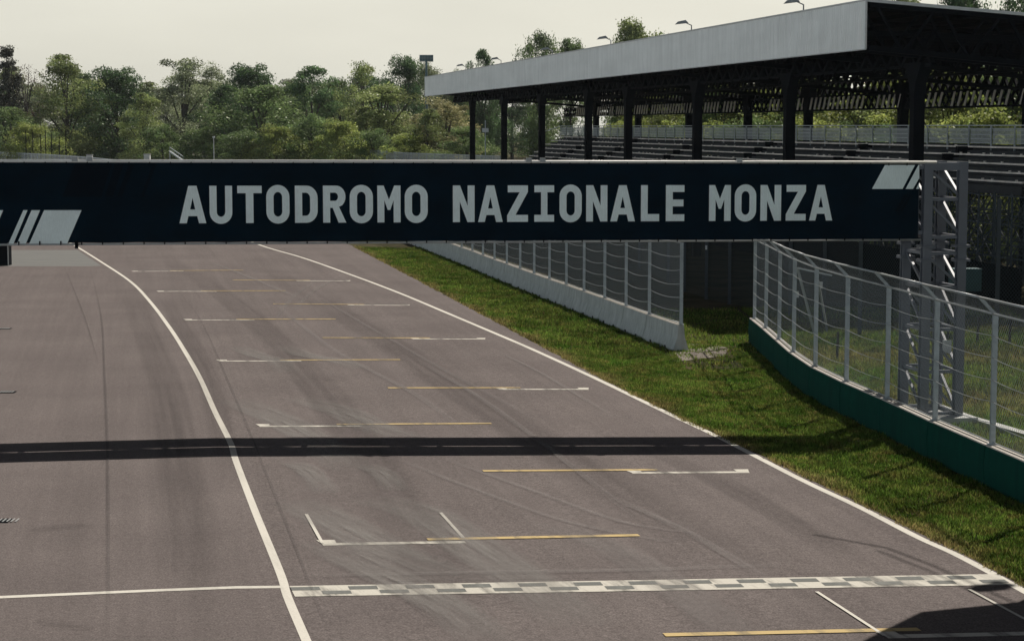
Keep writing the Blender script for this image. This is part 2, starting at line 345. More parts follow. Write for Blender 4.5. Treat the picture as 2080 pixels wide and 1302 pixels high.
# ------------------------------------------------------------------ mesh builder
class MB:
    def __init__(s): s.v = []; s.f = []; s.uv = []
    def quad(s, pts, uv=None):
        i = len(s.v); s.v += [tuple(p) for p in pts]; s.f.append(tuple(range(i, i + len(pts))))
        s.uv += list(uv) if uv else [(0, 0)] * len(pts)
    def box6(s, p):            # 8 points: bottom 4 ccw, top 4 ccw
        i = len(s.v); s.v += [tuple(q) for q in p]
        for f in ((3, 2, 1, 0), (4, 5, 6, 7), (0, 1, 5, 4), (1, 2, 6, 5), (2, 3, 7, 6), (3, 0, 4, 7)):
            s.f.append(tuple(i + k for k in f)); s.uv += [(0, 0)] * 4
    def box(s, c, d, ang=0.0):
        cx, cy, cz = c; dx, dy, dz = [k / 2 for k in d]; ca, sa = math.cos(ang), math.sin(ang)
        P = []
        for z in (-dz, dz):
            for x, y in ((-dx, -dy), (dx, -dy), (dx, dy), (-dx, dy)):
                P.append((cx + x * ca - y * sa, cy + x * sa + y * ca, cz + z))
        s.box6(P)
    def beam(s, a, b, w_, h_=None, up=(0, 0, 1)):
        h_ = h_ or w_; a = Vector(a); b = Vector(b); d = (b - a).normalized(); up = Vector(up)
        if abs(d.dot(up)) > 0.98: up = Vector((SLP, -1, 0)).normalized()
        x = d.cross(up).normalized() * (w_ / 2); y = x.cross(d).normalized() * (h_ / 2)
        s.box6([a - x - y, a + x - y, a + x + y, a - x + y, b - x - y, b + x - y, b + x + y, b - x + y])
    def tube(s, pts, r, n=6, r2=None):
        pts = [Vector(p) for p in pts]; r2 = r if r2 is None else r2; i0 = len(s.v)
        for k, p in enumerate(pts):
            d = (pts[min(k + 1, len(pts) - 1)] - pts[max(k - 1, 0)]).normalized()
            u = Vector((0, 0, 1)) if abs(d.z) < 0.9 else Vector((1, 0, 0))
            x = d.cross(u).normalized(); y = x.cross(d)
            rr = r + (r2 - r) * k / (len(pts) - 1)
            for j in range(n):
                a = 2 * math.pi * j / n; s.v.append(tuple(p + x * rr * math.cos(a) + y * rr * math.sin(a)))
        for k in range(len(pts) - 1):
            for j in range(n):
                a = i0 + k * n + j; b = i0 + k * n + (j + 1) % n
                s.f.append((a, b, b + n, a + n)); s.uv += [(0, 0)] * 4
        s.f.append(tuple(i0 + j for j in range(n))[::-1]); s.uv += [(0, 0)] * n
        e = i0 + (len(pts) - 1) * n; s.f.append(tuple(e + j for j in range(n))); s.uv += [(0, 0)] * n
    def build(s, name, m, parent=None, smooth=False):
        me = bpy.data.meshes.new(name); me.from_pydata(s.v, [], s.f); 
        uvl = me.uv_layers.new(name='UVMap'); uvl.data.foreach_set('uv', [c for p in s.uv for c in p])
        me.materials.append(m if not isinstance(m, str) else M[m])
        if smooth: me.polygons.foreach_set('use_smooth', [True] * len(me.polygons))
        me.update()
        o = bpy.data.objects.new(name, me); COL.objects.link(o)
        if parent: 
            o.parent = parent; o.matrix_parent_inverse = Matrix.Translation(parent.location).inverted() if parent.rotation_euler.z == 0 else parent.matrix_basis.inverted()
        return o
def tag(o, label=None, cat=None, group=None, kind=None):
    if label: o['label'] = label
    if cat: o['category'] = cat
    if group: o['group'] = group
    if kind: o['kind'] = kind
    return o
def thing(name, label, cat, loc=(0, 0, 0), group=None):
    o = bpy.data.objects.new(name, None); COL.objects.link(o); o.location = loc; o.empty_display_size = 0.3
    return tag(o, label, cat, group)
def struct(name, mb, m, label=None, cat='marking'):
    return tag(mb.build(name, m), label, cat if label else None, kind='structure')
ORD = ['first', 'second', 'third', 'fourth', 'fifth', 'sixth', 'seventh', 'eighth', 'ninth', 'tenth', 'eleventh', 'twelfth',
       'thirteenth', 'fourteenth', 'fifteenth', 'sixteenth', 'seventeenth', 'eighteenth', 'nineteenth', 'twentieth']
def ordn(i): return ORD[i] if i < 20 else ('twenty-' + ORD[i - 20] if i < 29 else ('thirtieth' if i == 29 else 'thirty-' + ORD[i - 30]))

# ------------------------------------------------------------------ ground, track
m = MB()
cs = (-1200, 1.9, 19.9, 1200); ys = (-100, 1500)
for a, b in zip(cs, cs[1:]):
    P = [(c - SLP * y, y, g(c - SLP * y, y) - 0.05) for c, y in ((a, ys[0]), (b, ys[0]), (b, ys[1]), (a, ys[1]))]
    m.quad(P)
struct('ground', m, 'turf')
edge_px = [(560, 440), (712, 498), (850, 570), (1000, 650), (1200, 757), (1340, 829), (1450, 884), (1530, 916), (1637, 970), (1750, 1023), (1862, 1080), (1938, 1115), (2014, 1155), (2085, 1194), (2300, 1310)]
EDGE = sorted([(p.y, p.x) for p in (gnd(*q) for q in edge_px)])
EDGE = [(-60, EDGE[0][1] + 1.5)] + EDGE
xf = EDGE[-1]
EDGE += [(700, xf[1] - (700 - xf[0]) * 0.33)]
def edgeX(y): return interp(EDGE, y)
m = MB(); Y = []
y = -60.0
while y < 700: Y.append(y); y += 2.0 if 25 < y < 200 else 10.0
for y0, y1 in zip(Y, Y[1:]):
    e0, e1 = edgeX(y0), edgeX(y1)
    e0 += 0.05 * math.sin(y0 * 1.7) if y0 > 60 else 0
    e1 += 0.05 * math.sin(y1 * 1.7) if y1 > 60 else 0
    k0, k1 = 1.9 - SLP * y0, 1.9 - SLP * y1
    if e0 > k0 + .1 and e1 > k1 + .1:
        m.quad([(-70, y0, 0), (k0, y0, 0), (k1, y1, 0), (-70, y1, 0)])
        m.quad([(k0, y0, 0), (e0, y0, g(e0, y0)), (e1, y1, g(e1, y1)), (k1, y1, 0)])
    else:
        m.quad([(-90, y0, 0), (e0, y0, 0), (e1, y1, 0), (-90, y1, 0)])
struct('race_track', m, 'asphalt')

def dens(pts, step=1.5):
    out = [pts[0]]
    for a, b in zip(pts, pts[1:]):
        n = max(1, int((b - a).length / step))
        for k in range(1, n + 1):
            out.append(a.lerp(b, k / n))
    return out
def catmull(P, n=6):
    out = []
    for i in range(len(P) - 1):
        p0 = P[max(i - 1, 0)]; p1 = P[i]; p2 = P[i + 1]; p3 = P[min(i + 2, len(P) - 1)]
        for k in range(n):
            t = k / n
            out.append(0.5 * ((2 * p1) + (p2 - p0) * t + (2 * p0 - 5 * p1 + 4 * p2 - p3) * t * t + (3 * p1 - p0 - 3 * p2 + p3) * t ** 3))
    out.append(P[-1]); return out
def ribbon(px, width, dz, smooth=True, w2=None, world=None):
    P = world or [gnd(*p) for p in px]
    P = catmull(P) if smooth and len(P) > 2 else dens(P)
    m = MB(); w2 = width if w2 is None else w2; L = []; n = len(P)
    for i, p in enumerate(P):
        d = (P[min(i + 1, n - 1)] - P[max(i - 1, 0)]); d.z = 0; d.normalize()
        q = Vector((-d.y, d.x, 0)); ww = (width + (w2 - width) * i / (n - 1)) / 2
        a = p + q * ww; b = p - q * ww
        a.z = g(a.x, a.y) + dz; b.z = g(b.x, b.y) + dz; L.append((a, b))
    for i, ((a, b), (c, d)) in enumerate(zip(L, L[1:])):
        t0, t1 = i / (n - 1), (i + 1) / (n - 1)
        m.quad([b, d, c, a], [(1, t0), (1, t1), (0, t1), (0, t0)])
    return m
LEFT = [(130, 487), (157, 502), (203, 530.7), (263.6, 571), (304, 612), (344.8, 666), (375, 713), (405.6, 767), (436, 835), (468, 899), (479.6, 937), (518, 1038), (569, 1163), (584, 1211.5), (622.7, 1302), (660, 1390)]
RIGHT = [(440, 462), (528, 498), (610, 528), (700, 553.7), (803.8, 592.5), (907.7, 635.8), (1011.5, 679.7), (1080.8, 709.5), (1200, 764), (1360, 841), (1456, 886), (1530, 924), (1637.5, 979), (1750, 1032), (1862.5, 1090), (1937.5, 1124), (2012.5, 1163), (2080, 1200.6), (2260, 1300)]
RIGHT[2] = (612, 523)
struct('edge_line', ribbon(LEFT, 0.17, 0.006), 'white_paint', 'white line dividing the pit lane on the left from the grid', 'line')
struct('edge_line', ribbon(RIGHT, 0.21, 0.006), 'white_paint', 'white line along the grass verge on the right of the track', 'line')
struct('pit_exit_line', ribbon([(-60, 1216), (0, 1213), (160, 1206), (320, 1199), (480, 1193), (577, 1192)], 0.2, 0.008, False), 'white_paint', 'thin white line across the pit lane at the start line', 'line')

# start and finish line
A0, A1 = gnd(588, 1190.5), gnd(2022, 1166); B0, B1 = gnd(599, 1212), gnd(2056, 1188)
def sl(u, v, dz):
    p = A0.lerp(A1, u).lerp(B0.lerp(B1, u), v); return (p.x, p.y, g(p.x, p.y) + dz)
m = MB()
for i in range(26):
    m.quad([sl(i / 26, 1, .010), sl((i + 1) / 26, 1, .010), sl((i + 1) / 26, 0, .010), sl(i / 26, 0, .010)])
o = struct('start_line', m, 'worn_white', 'white and grey chequered start line across the track', 'line')
m = MB()
for i in range(26):
    v0, v1 = (.13, .44) if i % 2 == 0 else (.53, .82)
    m.quad([sl(i / 26, v1, .014), sl((i + 1) / 26, v1, .014), sl((i + 1) / 26, v0, .014), sl(i / 26, v0, .014)])
o2 = m.build('grey_checks', 'check_paint', o)

def seg(a, b, width, dz):
    P = [gnd(*a), gnd(*b)]; P = [P[0].lerp(P[1], k / 6) for k in range(7)]; m = MB(); L = []
    d = (P[-1] - P[0]); d.z = 0; d.normalize(); q = Vector((-d.y, d.x, 0)) * width / 2
    for p in P:
        x = p + q; y = p - q; x.z = g(x.x, x.y) + dz; y.z = g(y.x, y.y) + dz; L.append((x, y))
    for (a_, b_), (c_, d_) in zip(L, L[1:]): m.quad([b_, d_, c_, a_])
    return m
def merge(*ms):
    r = MB()
    for k in ms:
        i = len(r.v); r.v += k.v; r.f += [tuple(i + j for j in f) for f in k.f]; r.uv += k.uv
    return r
WHITE = [[(1799, 1293), (2200, 1284), 1, 0], [(655, 1105.5), (945, 1101), 1, 0], [(1283, 960.5), (1521, 959), 1, 1], [(527, 866), (737, 865.5), 1, 0],
         [(1014, 791), (1195, 791), 1, 1], [(445, 733.6), (612, 733.4), 1, 0], [(838, 688.7), (985, 689), 1, 1], [(377, 650.3), (517, 650.4), 1, 0],
         [(708, 620), (831, 620.7), 1, 1], [(321, 592.6), (440, 592.6), 1, 0], [(603, 570.7), (711, 571), 1, 1], [(269, 551.8), (373, 551.3), 1, 0]]
YEL = [[(1349, 1290), (1867, 1278.6)], [(868, 1096), (1298, 1087.5)], [(981, 957), (1336, 954.6)], [(684, 862.5), (998, 860.5)],
       [(788, 788.3), (1057, 788)], [(569, 732), (813, 731)], [(655, 686.4), (873, 687)], [(480, 649), (682, 648.6)],
       [(555, 617.8), (740, 618.9)], [(408, 591.5), (580, 591)], [(472, 569.3), (630, 570)], [(345, 550.5), (494, 549.3)]]
for i, (wl, yl) in enumerate(zip(WHITE, YEL)):
    a, b, ml, mr = wl
    parts = [seg(a, b, 0.25, .008)]
    pa, pb = gnd(*a), gnd(*b); d = (pb - pa).normalized(); n_ = Vector((-d.y, d.x, 0))
    for flag, p, s in ((ml, pa, 1), (mr, pb, -1)):
        if flag:
            k = MB(); P = [p - n_ * .02, p + d * s * 0.30, p + d * s * 0.30 + n_ * .42, p + n_ * .42 - d * s * 0.1]
            P = [(q.x, q.y, g(q.x, q.y) + .0115) for q in P]
            if s < 0: P = P[::-1]
            k.quad(P); parts.append(k)
    struct('grid_box_line', merge(*parts), 'worn_white', 'white grid box line, %s from the chequered line' % ordn(i), 'line')['group'] = 'grid markings'
    struct('grid_centre_line', seg(*yl, 0.23, .015), 'yellow_paint', 'yellow grid line beside the %s white grid box from the chequered line' % ordn(i), 'line')['group'] = 'grid markings'
for a, b, l in (((1659, 1202.5), (1797, 1292), 'thin white side line of the nearest grid box, in front of the chequered line'),
                ((1968.6, 1197.6), (2120, 1279), 'thin white side line at the right frame edge below the chequered line'),
                ((622, 1045), (655, 1104), 'thin white side line left of the grid box just beyond the chequered line'),
                ((895, 1042), (941, 1093), 'thin white side line right of the grid box just beyond the chequered line')):
    struct('grid_side_line', seg(a, b, 0.075, .019), 'white_paint', l, 'line')

m = MB(); P = [gnd(-300, 541, .002), gnd(170, 541, .002), gnd(206, 540, .002), gnd(157, 508, .002), gnd(-300, 509, .002)]
m.quad(P); struct('concrete_apron', m, 'concrete_slab')
m = MB(); P = [gnd(1360, 735, .0), gnd(1420, 728, .0), gnd(1470, 722), gnd(1482, 706, .0), gnd(1440, 697, .0), gnd(1380, 697, .0), gnd(1350, 715)]
m.quad([(p.x, p.y, p.z - .02) for p in P]); struct('gravel_patch', m, 'gravel')

# scuffs, tyre lines and seams on the asphalt (sheets a few mm apart)
SC = [([(590, 1015), (680, 1060), (790, 1120), (960, 1190)], 1.5, 'scuff'), ([(745, 1012), (850, 1040), (960, 1110), (1080, 1190), (1200, 1280)], 1.6, 'scuff'),
      ([(470, 810), (560, 850), (640, 895), (720, 960)], 1.5, 'scuff'), ([(600, 808), (690, 835), (760, 868), (850, 900)], 1.5, 'scuff'),
      ([(480, 703), (520, 722), (560, 733), (590, 760)], 1.1, 'scuff'), ([(575, 703), (620, 722), (680, 733), (740, 752)], 1.1, 'scuff'),
      ([(590, 940), (630, 960), (665, 1005)], .8, 'scuff'), ([(740, 945), (780, 965), (805, 1000)], .8, 'scuff'),
      ([(560, 620), (610, 660), (690, 720), (840, 800), (960, 890)], .28, 'scuff_thin'), ([(640, 600), (740, 660), (880, 740), (1100, 860)], .25, 'scuff_thin'),
      ([(800, 930), (950, 990), (1150, 1060), (1400, 1110)], .22, 'scuff_thin'), ([(880, 925), (1060, 990), (1260, 1060), (1420, 1085)], .22, 'scuff_thin'),
      ([(700, 560), (640, 590), (590, 640)], .3, 'scuff_thin'), ([(650, 570), (600, 600), (560, 650)], .3, 'scuff_thin'),
      ([(560, 1172), (900, 1166), (1250, 1160), (1620, 1148)], .35, 'scuff_thin'), ([(420, 530), (520, 570), (640, 620)], .4, 'scuff_thin'),
      ([(250, 560), (330, 760), (370, 1000), (390, 1310)], 1.3, 'scuff_dark'), ([(330, 600), (420, 760), (470, 1000)], .9, 'scuff_dark'),
      ([(330, 520), (480, 620), (640, 780), (800, 1000), (950, 1310)], 1.6, 'scuff_dark'), ([(500, 520), (760, 680), (1100, 900), (1500, 1150)], 1.8, 'scuff_dark'),
      ([(850, 735), (960, 800), (1100, 900), (1300, 1060)], .25, 'scuff_thin'), ([(1010, 715), (1100, 760), (1250, 850)], .2, 'scuff_thin'),
      ([(640, 1100), (760, 1160), (900, 1230), (1000, 1310)], 1.2, 'scuff'), ([(1100, 1060), (1250, 1120), (1420, 1230), (1500, 1300)], 1.1, 'scuff_thin'),
      ([(60, 1080), (120, 1072), (200, 1068)], .6, 'scuff_dark'), ([(70, 1262), (130, 1270), (190, 1280)], .35, 'scuff_dark'),
      ([(1290, 900), (1500, 1000), (1750, 1150)], .9, 'scuff_dark'), ([(1240, 1010), (1400, 1085), (1560, 1180)], .3, 'scuff_thin'),
      ([(182, 541), (205, 640), (212, 760), (218, 900), (220, 1080), (219, 1302)], .09, 'seam'),
      ([(130, 541), (170, 640), (200, 740)], .05, 'seam'),
      ([(330, 560), (400, 640), (470, 790), (540, 960), (600, 1110), (650, 1240), (680, 1310)], .05, 'seam'),
      ([(600, 1188), (1000, 1181), (1500, 1172), (1960, 1163)], .05, 'seam')]
for i, (px, wd, mt) in enumerate(SC):
    nm = 'asphalt_seam' if mt == 'seam' else 'tyre_mark'
    struct(nm, ribbon(px, wd, .021 + i * .0006), mt)
# drains at the left frame edge
for i, (u, v, l) in enumerate(((0, 668, 'farthest of the three drain grates at the left edge of the pit lane'), (2, 797, 'middle of the three drain grates at the left edge of the pit lane'), (0, 1058, 'nearest of the three drain grates at the left edge of the pit lane'))):
    c = gnd(u, v); m = MB()
    m.box((c.x, c.y, c.z + .012), (0.95 if i < 2 else .45, .42, .012), -.0)
    t = thing('drain_grate', l, 'drain', c, 'drain grates')
    m.build('frame', 'dark_steel', t); m = MB()
    for k in range(9):
        m.box((c.x - .38 + k * .095, c.y, c.z + .024), (.03, .34, .01))
    m.build('bars', 'lamp_grey', t)

# ------------------------------------------------------------------ banner gantry
BR = atD(1865, 330, 60.8); BL = atD(0, 327, 56.2)
e1 = Vector((BR.x - BL.x, BR.y - BL.y, 0)).normalized(); e2 = Vector((-e1.y, e1.x, 0))
O = Vector((BR.x, BR.y, 0))
ztilt = lambda s: -0.0045 * s                      # s runs from 0 (right end) to negative (left)
def GP(s, d, z): p = O + e1 * s + e2 * d; return Vector((p.x, p.y, z + ztilt(s)))
def on_banner(u, v):                                # where a survey ray meets the banner's face
    x, y, z = ray(u, v); n = -e2
    t = (O.x * n.x + O.y * n.y) / (x * n.x + y * n.y)
    p = Vector((x * t, y * t, H + z * t)); s = (p - O).dot(e1); return s, p.z - ztilt(s)
ZT, ZB = BR.z, atD(1865, 487, 60.8).z; SLF = -30.5
gt = thing('banner_gantry', 'grey steel gantry with a long navy banner reading AUTODROMO NAZIONALE MONZA across the track', 'banner', GP(0, 0, 0))
def face(mb, poly, d):
    i = len(mb.v)
    mb.v += [tuple(GP(s, d, z)) for s, z in poly]; mb.f.append(tuple(range(i, i + len(poly)))); mb.uv += [(0, 0)] * len(poly)
m = MB(); n = 60
for i in range(n):
    a, b = SLF + (0 - SLF) * i / n, SLF + (0 - SLF) * (i + 1) / n
    wa, wb = .006 * math.sin(i * 1.9), .006 * math.sin((i + 1) * 1.9)
    m.quad([GP(a, -.10 + 0 * wa, ZB + .04 + wa), GP(b, -.10, ZB + .04 + wb), GP(b, -.10, ZT - .04 + wb), GP(a, -.10, ZT - .04 + wa)])
    m.quad([GP(b, -.08, ZB + .04 + wb), GP(a, -.08, ZB + .04 + wa), GP(a, -.08, ZT - .04 + wa), GP(b, -.08, ZT - .04 + wb)])
ban = m.build('banner', 'banner_navy', gt)
RD = 1.60
m = MB(); m.quad([GP(0, RD, ZB + .02), GP(SLF, RD, ZB + .02), GP(SLF, RD, ZT), GP(0, RD, ZT)])
m.quad([GP(SLF, RD - .02, ZB + .02), GP(0, RD - .02, ZB + .02), GP(0, RD - .02, ZT), GP(SLF, RD - .02, ZT)])
m.build('rear_banner', 'banner_navy', gt)
def pxpoly(ps): return [on_banner(u, v) for u, v in ps]
for ps in ([(59, 497.0), (136, 496.4), (166, 427), (90, 427)], [(34, 497.2), (52, 497), (82, 427), (64.5, 427)], [(16.6, 497.3), (27, 497.2), (56.4, 427), (48, 427)], [(-75, 498), (-22, 497.6), (7, 427), (-45, 427)],
           [(1768.7, 384), (1830.7, 384), (1856, 335.5), (1795, 335.5)], [(1837, 384), (1852, 384), (1864.6, 362), (1864.6, 335.5), (1862.8, 335.5)], [(1858, 384), (1864.6, 384), (1864.6, 371.5)]):
    m = MB(); face(m, pxpoly(ps), -.107); m.build('white_stripe', 'banner_white', ban)
for ps in ([(127, 400), (206, 400), (228, 333), (153, 333)], [(213, 400), (229, 400), (252, 333), (234, 333)], [(238, 400), (248, 400), (274, 333), (262, 333)], [(286, 400), (292, 400), (318, 333), (311, 333)],
           [(1815, 430), (1822, 430), (1842, 396), (1834, 396)], [(1826, 430), (1831, 430), (1850, 396), (1844, 396)]):
    m = MB(); face(m, pxpoly(ps), -.107); m.build('shade_stripe', 'banner_shade', ban)  # painted shade where the rear logos show through

# lettering: outlines in a unit cell, each glyph a filled curve turned into mesh
def arc(cx, cy, rx, ry, a0, a1, n=10):
    return [(cx + rx * math.cos(R(a0 + (a1 - a0) * k / n)), cy + ry * math.sin(R(a0 + (a1 - a0) * k / n))) for k in range(n + 1)]
def stad(x0, y0, x1, y1, ry=None):
    rx = (x1 - x0) / 2; ry = ry or rx * 0.62; cx = (x0 + x1) / 2
    return arc(cx, y1 - ry, rx, ry, 0, 180, 16) + arc(cx, y0 + ry, rx, ry, 180, 360, 16)
T_ = 0.31
GL = {
 'A': [[(0, 0), (.27, 0), (.335, .19), (.665, .19), (.73, 0), (1, 0), (.655, 1), (.345, 1)], [(.405, .37), (.595, .37), (.5, .68)]],
 'U': [[(0, 1), (0, .28)] + arc(.5, .29, .5, .31, 180, 360, 16) + [(1, .29), (1, 1), (.69, 1), (.69, .30)] + arc(.5, .30, .185, .13, 0, -180, 12) + [(.315, .30), (.315, 1)]],
 'T': [[(.345, 0), (.655, 0), (.655, .8), (1, .8), (1, 1), (0, 1), (0, .8), (.345, .8)]],
 'O': [stad(0, -.02, 1, 1.02, .32), stad(.315, .17, .685, .83, .14)],
 'D': [[(0, 0), (.5, 0)] + arc(.5, .33, .5, .33, -90, 0) + arc(.5, .67, .5, .33, 0, 90) + [(0, 1)], [(.32, .19), (.48, .19)] + arc(.48, .34, .19, .15, -90, 0, 6) + arc(.48, .66, .19, .15, 0, 90, 6) + [(.32, .81)]],
 'R': [[(0, 0), (.31, 0), (.31, .40), (.42, .40), (.68, 0), (1.02, 0), (.70, .43)] + arc(.57, .70, .42, .30, -50, 90, 12) + [(0, 1)], [(.31, .59), (.52, .59)] + arc(.52, .70, .14, .11, -90, 90, 8) + [(.31, .81)]],
 'M': [[(0, 0), (.30, 0), (.30, .60), (.445, .34), (.555, .34), (.70, .60), (.70, 0), (1, 0), (1, 1), (.73, 1), (.5, .62), (.27, 1), (0, 1)]],
 'N': [[(0, 0), (.32, 0), (.32, .56), (.67, 0), (1, 0), (1, 1), (.68, 1), (.68, .44), (.33, 1), (0, 1)]],
 'Z': [[(0, 0), (1, 0), (1, .19), (.40, .19), (1, .82), (1, 1), (.03, 1), (.03, .81), (.60, .81), (0, .18)]],
 'I': [[(0, 0), (1, 0), (1, .19), (.66, .19), (.66, .81), (1, .81), (1, 1), (0, 1), (0, .81), (.34, .81), (.34, .19), (0, .19)]],
 'L': [[(0, 0), (1, 0), (1, .2), (.37, .2), (.37, 1), (0, 1)]],
 'E': [[(0, 0), (1, 0), (1, .19), (.37, .19), (.37, .41), (.95, .41), (.95, .60), (.37, .60), (.37, .81), (1, .81), (1, 1), (0, 1)]],
}
WORDS = [('AUTODROMO', [(364.5, 419), (426, 472), (482.5, 532), (541, 588), (599, 645), (656, 702), (710, 757), (766, 813), (821.5, 868)]),
         ('NAZIONALE', [(919, 963), (970, 1020), (1029, 1071), (1084, 1124), (1135, 1180), (1189, 1232), (1238, 1288), (1300, 1337), (1350.5, 1388)]),
         ('MONZA', [(1438, 1482), (1490, 1533.5), (1542, 1584), (1593.6, 1634), (1641, 1688)])]
s0, z0 = on_banner(392, 453.3); s1, z1 = on_banner(392, 377.6); zlow, zhigh = z0, z1
for word, xs in WORDS:
    V = []; Fc = []
    for ch, (xa, xb) in zip(word, xs):
        vt = 377.6 + (375.8 - 377.6) * (xa - 364) / 1324; vb = 453.6 + (447.8 - 453.6) * (xa - 364) / 1324
        sa, za = on_banner(xa, vb); sb, _ = on_banner(xb, vb); _, zb = on_banner(xa, vt)
        cu = bpy.data.curves.new('g', 'CURVE'); cu.dimensions = '2D'; cu.fill_mode = 'BOTH'
        for loop in GL[ch]:
            sp = cu.splines.new('POLY'); sp.points.add(len(loop) - 1); sp.use_cyclic_u = True
            for k, (x, y) in enumerate(loop): sp.points[k].co = (x, y, 0, 1)
        ob = bpy.data.objects.new('g', cu); me = bpy.data.meshes.new_from_object(ob)
        i0 = len(V)
        for v in me.vertices: V.append(GP(sa + v.co.x * (sb - sa), -.107, za + v.co.y * (zb - za)))
        for p in me.polygons:
            f = [i0 + k for k in p.vertices]
            Fc.append(f)
        bpy.data.objects.remove(ob); bpy.data.curves.remove(cu); bpy.data.meshes.remove(me)
    mb = MB(); mb.v = [tuple(v) for v in V]; mb.f = Fc; mb.uv = [(0, 0)] * sum(len(f) for f in Fc)
    ob = mb.build('lettering', 'banner_white', ban); ob['label'] = 'pale capital letters reading ' + word
# rails, ties and lattice
m = MB(); m.tube([GP(SLF - .3, -.1, ZT + .0), GP(.55, -.1, ZT + .0)], .045, 8); m.build('top_rail', 'white_tube', gt, True)
m = MB(); m.tube([GP(SLF - .3, -.1, ZB), GP(.1, -.1, ZB)], .03, 8); m.build('bottom_rail', 'lamp_grey', gt, True)
s = -.4; k = 0
def small(name, c, d, mt, par, ang=0.0):
    m = MB(); m.box(c, d, ang); return m.build(name, mt, par)
for k in range(50):
    s = -.4 - k * .58
    if s < -28: break
    small('banner_tie', GP(s, -.12, ZT - .05), (.03, .03, .10), 'dark_steel', gt); small('banner_tie', GP(s - .2, -.12, ZB + .04), (.035, .03, .11), 'dark_steel', gt)
for u in (153, 183, 1101, 1073, 1500):
    small('clamp', GP(on_banner(u, 330)[0], -.1, ZT + .05), (.16, .12, .13), 'lamp_grey', gt, .1)
m = MB(); q = on_banner(156, 500)[0]; m.tube([GP(q, -.14, ZB + .1), GP(q, -.14, ZB - .12)], .05, 8); m.build('rail_joint', 'dark_steel', gt)
m = MB(); C1, C2 = .0, RD - .08
for z in (ZT - .16, ZB + .22):
    for d in (C1, C2): m.beam(GP(SLF, d, z), GP(0.2, d, z), .11)
s = 0.0; k = 0
while s > SLF + 1.5:
    ns = s - 1.9
    for d in (C1, C2):
        m.beam(GP(s, d, ZT - .16), GP(ns, d, ZB + .22) if k % 2 else GP(s, d, ZB + .22), .07)
        m.beam(GP(s, d, ZB + .22), GP(ns, d, ZT - .16), .07)
    if k % 2 == 0:
        for z in (ZT - .16, ZB + .22): m.beam(GP(s, C1, z), GP(s, C2, z), .1)
        m.beam(GP(s, C1, ZB + .22), GP(s, C2, ZT - .16), .07)
        m.beam(GP(s + .3, C1, ZB + .22), GP(s - .9, C2, ZT - .16), .05)
    s = ns; k += 1
m.build('truss', 'gantry_grey', gt)
def tower(s_a, s_b, par):
    legs = []
    dd = (0.0, 1.7)
    for s in (s_a, s_b):
        for d in dd:
            m = MB(); zg = -.33 if s > -5 else -.05
            top = ZT + .02 if not (s == s_b and d > 0 and False) else ZT
            # H-section leg: two flanges and a web
            a, b = GP(s, d, zg), GP(s, d, top)
            for off in (-.11, .11):
                m.beam(a + e2 * off, b + e2 * off, .27, .035, up=tuple(e2))
            m.beam(a, b, .05, .19, up=tuple(e2))
            for z in (5.05, 4.62, zg + .04):
                m.box(GP(s, d, z), (.46, .42, .04), math.atan2(e1.y, e1.x)); m.box(GP(s, d, z + .05), (.46, .42, .03), math.atan2(e1.y, e1.x))
            o = m.build('leg', 'gantry_grey', par); legs.append(o)
    m = MB()
    lv = [-.1, 1.2, 2.5, 3.8, 4.85, 5.35, 6.5, 7.5]
    for i, z in enumerate(lv):
        for d in dd: m.beam(GP(s_a, d, z), GP(s_b, d, z), .10 if z < 7 else .24)
        for s in (s_a, s_b): m.beam(GP(s, dd[0], z), GP(s, dd[1], z), .09)
        if i + 1 < len(lv) and lv[i + 1] - z > .7:
            for d in dd:
                m.beam(GP(s_a, d, lv[i + 1] - .05), GP(s_b, d, z + .05), .075)
            for s in (s_a, s_b): m.beam(GP(s, dd[0], z), GP(s, dd[1], lv[i + 1]), .075)
    m.build('bracing', 'gantry_grey', par)
    m = MB(); c = GP((s_a + s_b) / 2, .85, -.25 if s_a > -5 else 0); m.box(c, (2.0, 2.9, .16), math.atan2(e1.y, e1.x)); m.build('footing', 'concrete', par)
sa, _ = on_banner(1883, 400); sb, _ = on_banner(1954, 400)
tower(sa, sb, gt); tower(SLF - 1.1, SLF - .1, gt)
m = MB(); c = GP(sb - .3, .2, 1.95); m.box(c, (.28, .03, .4), .17); m.build('notice_plate', 'white_sheet', gt)

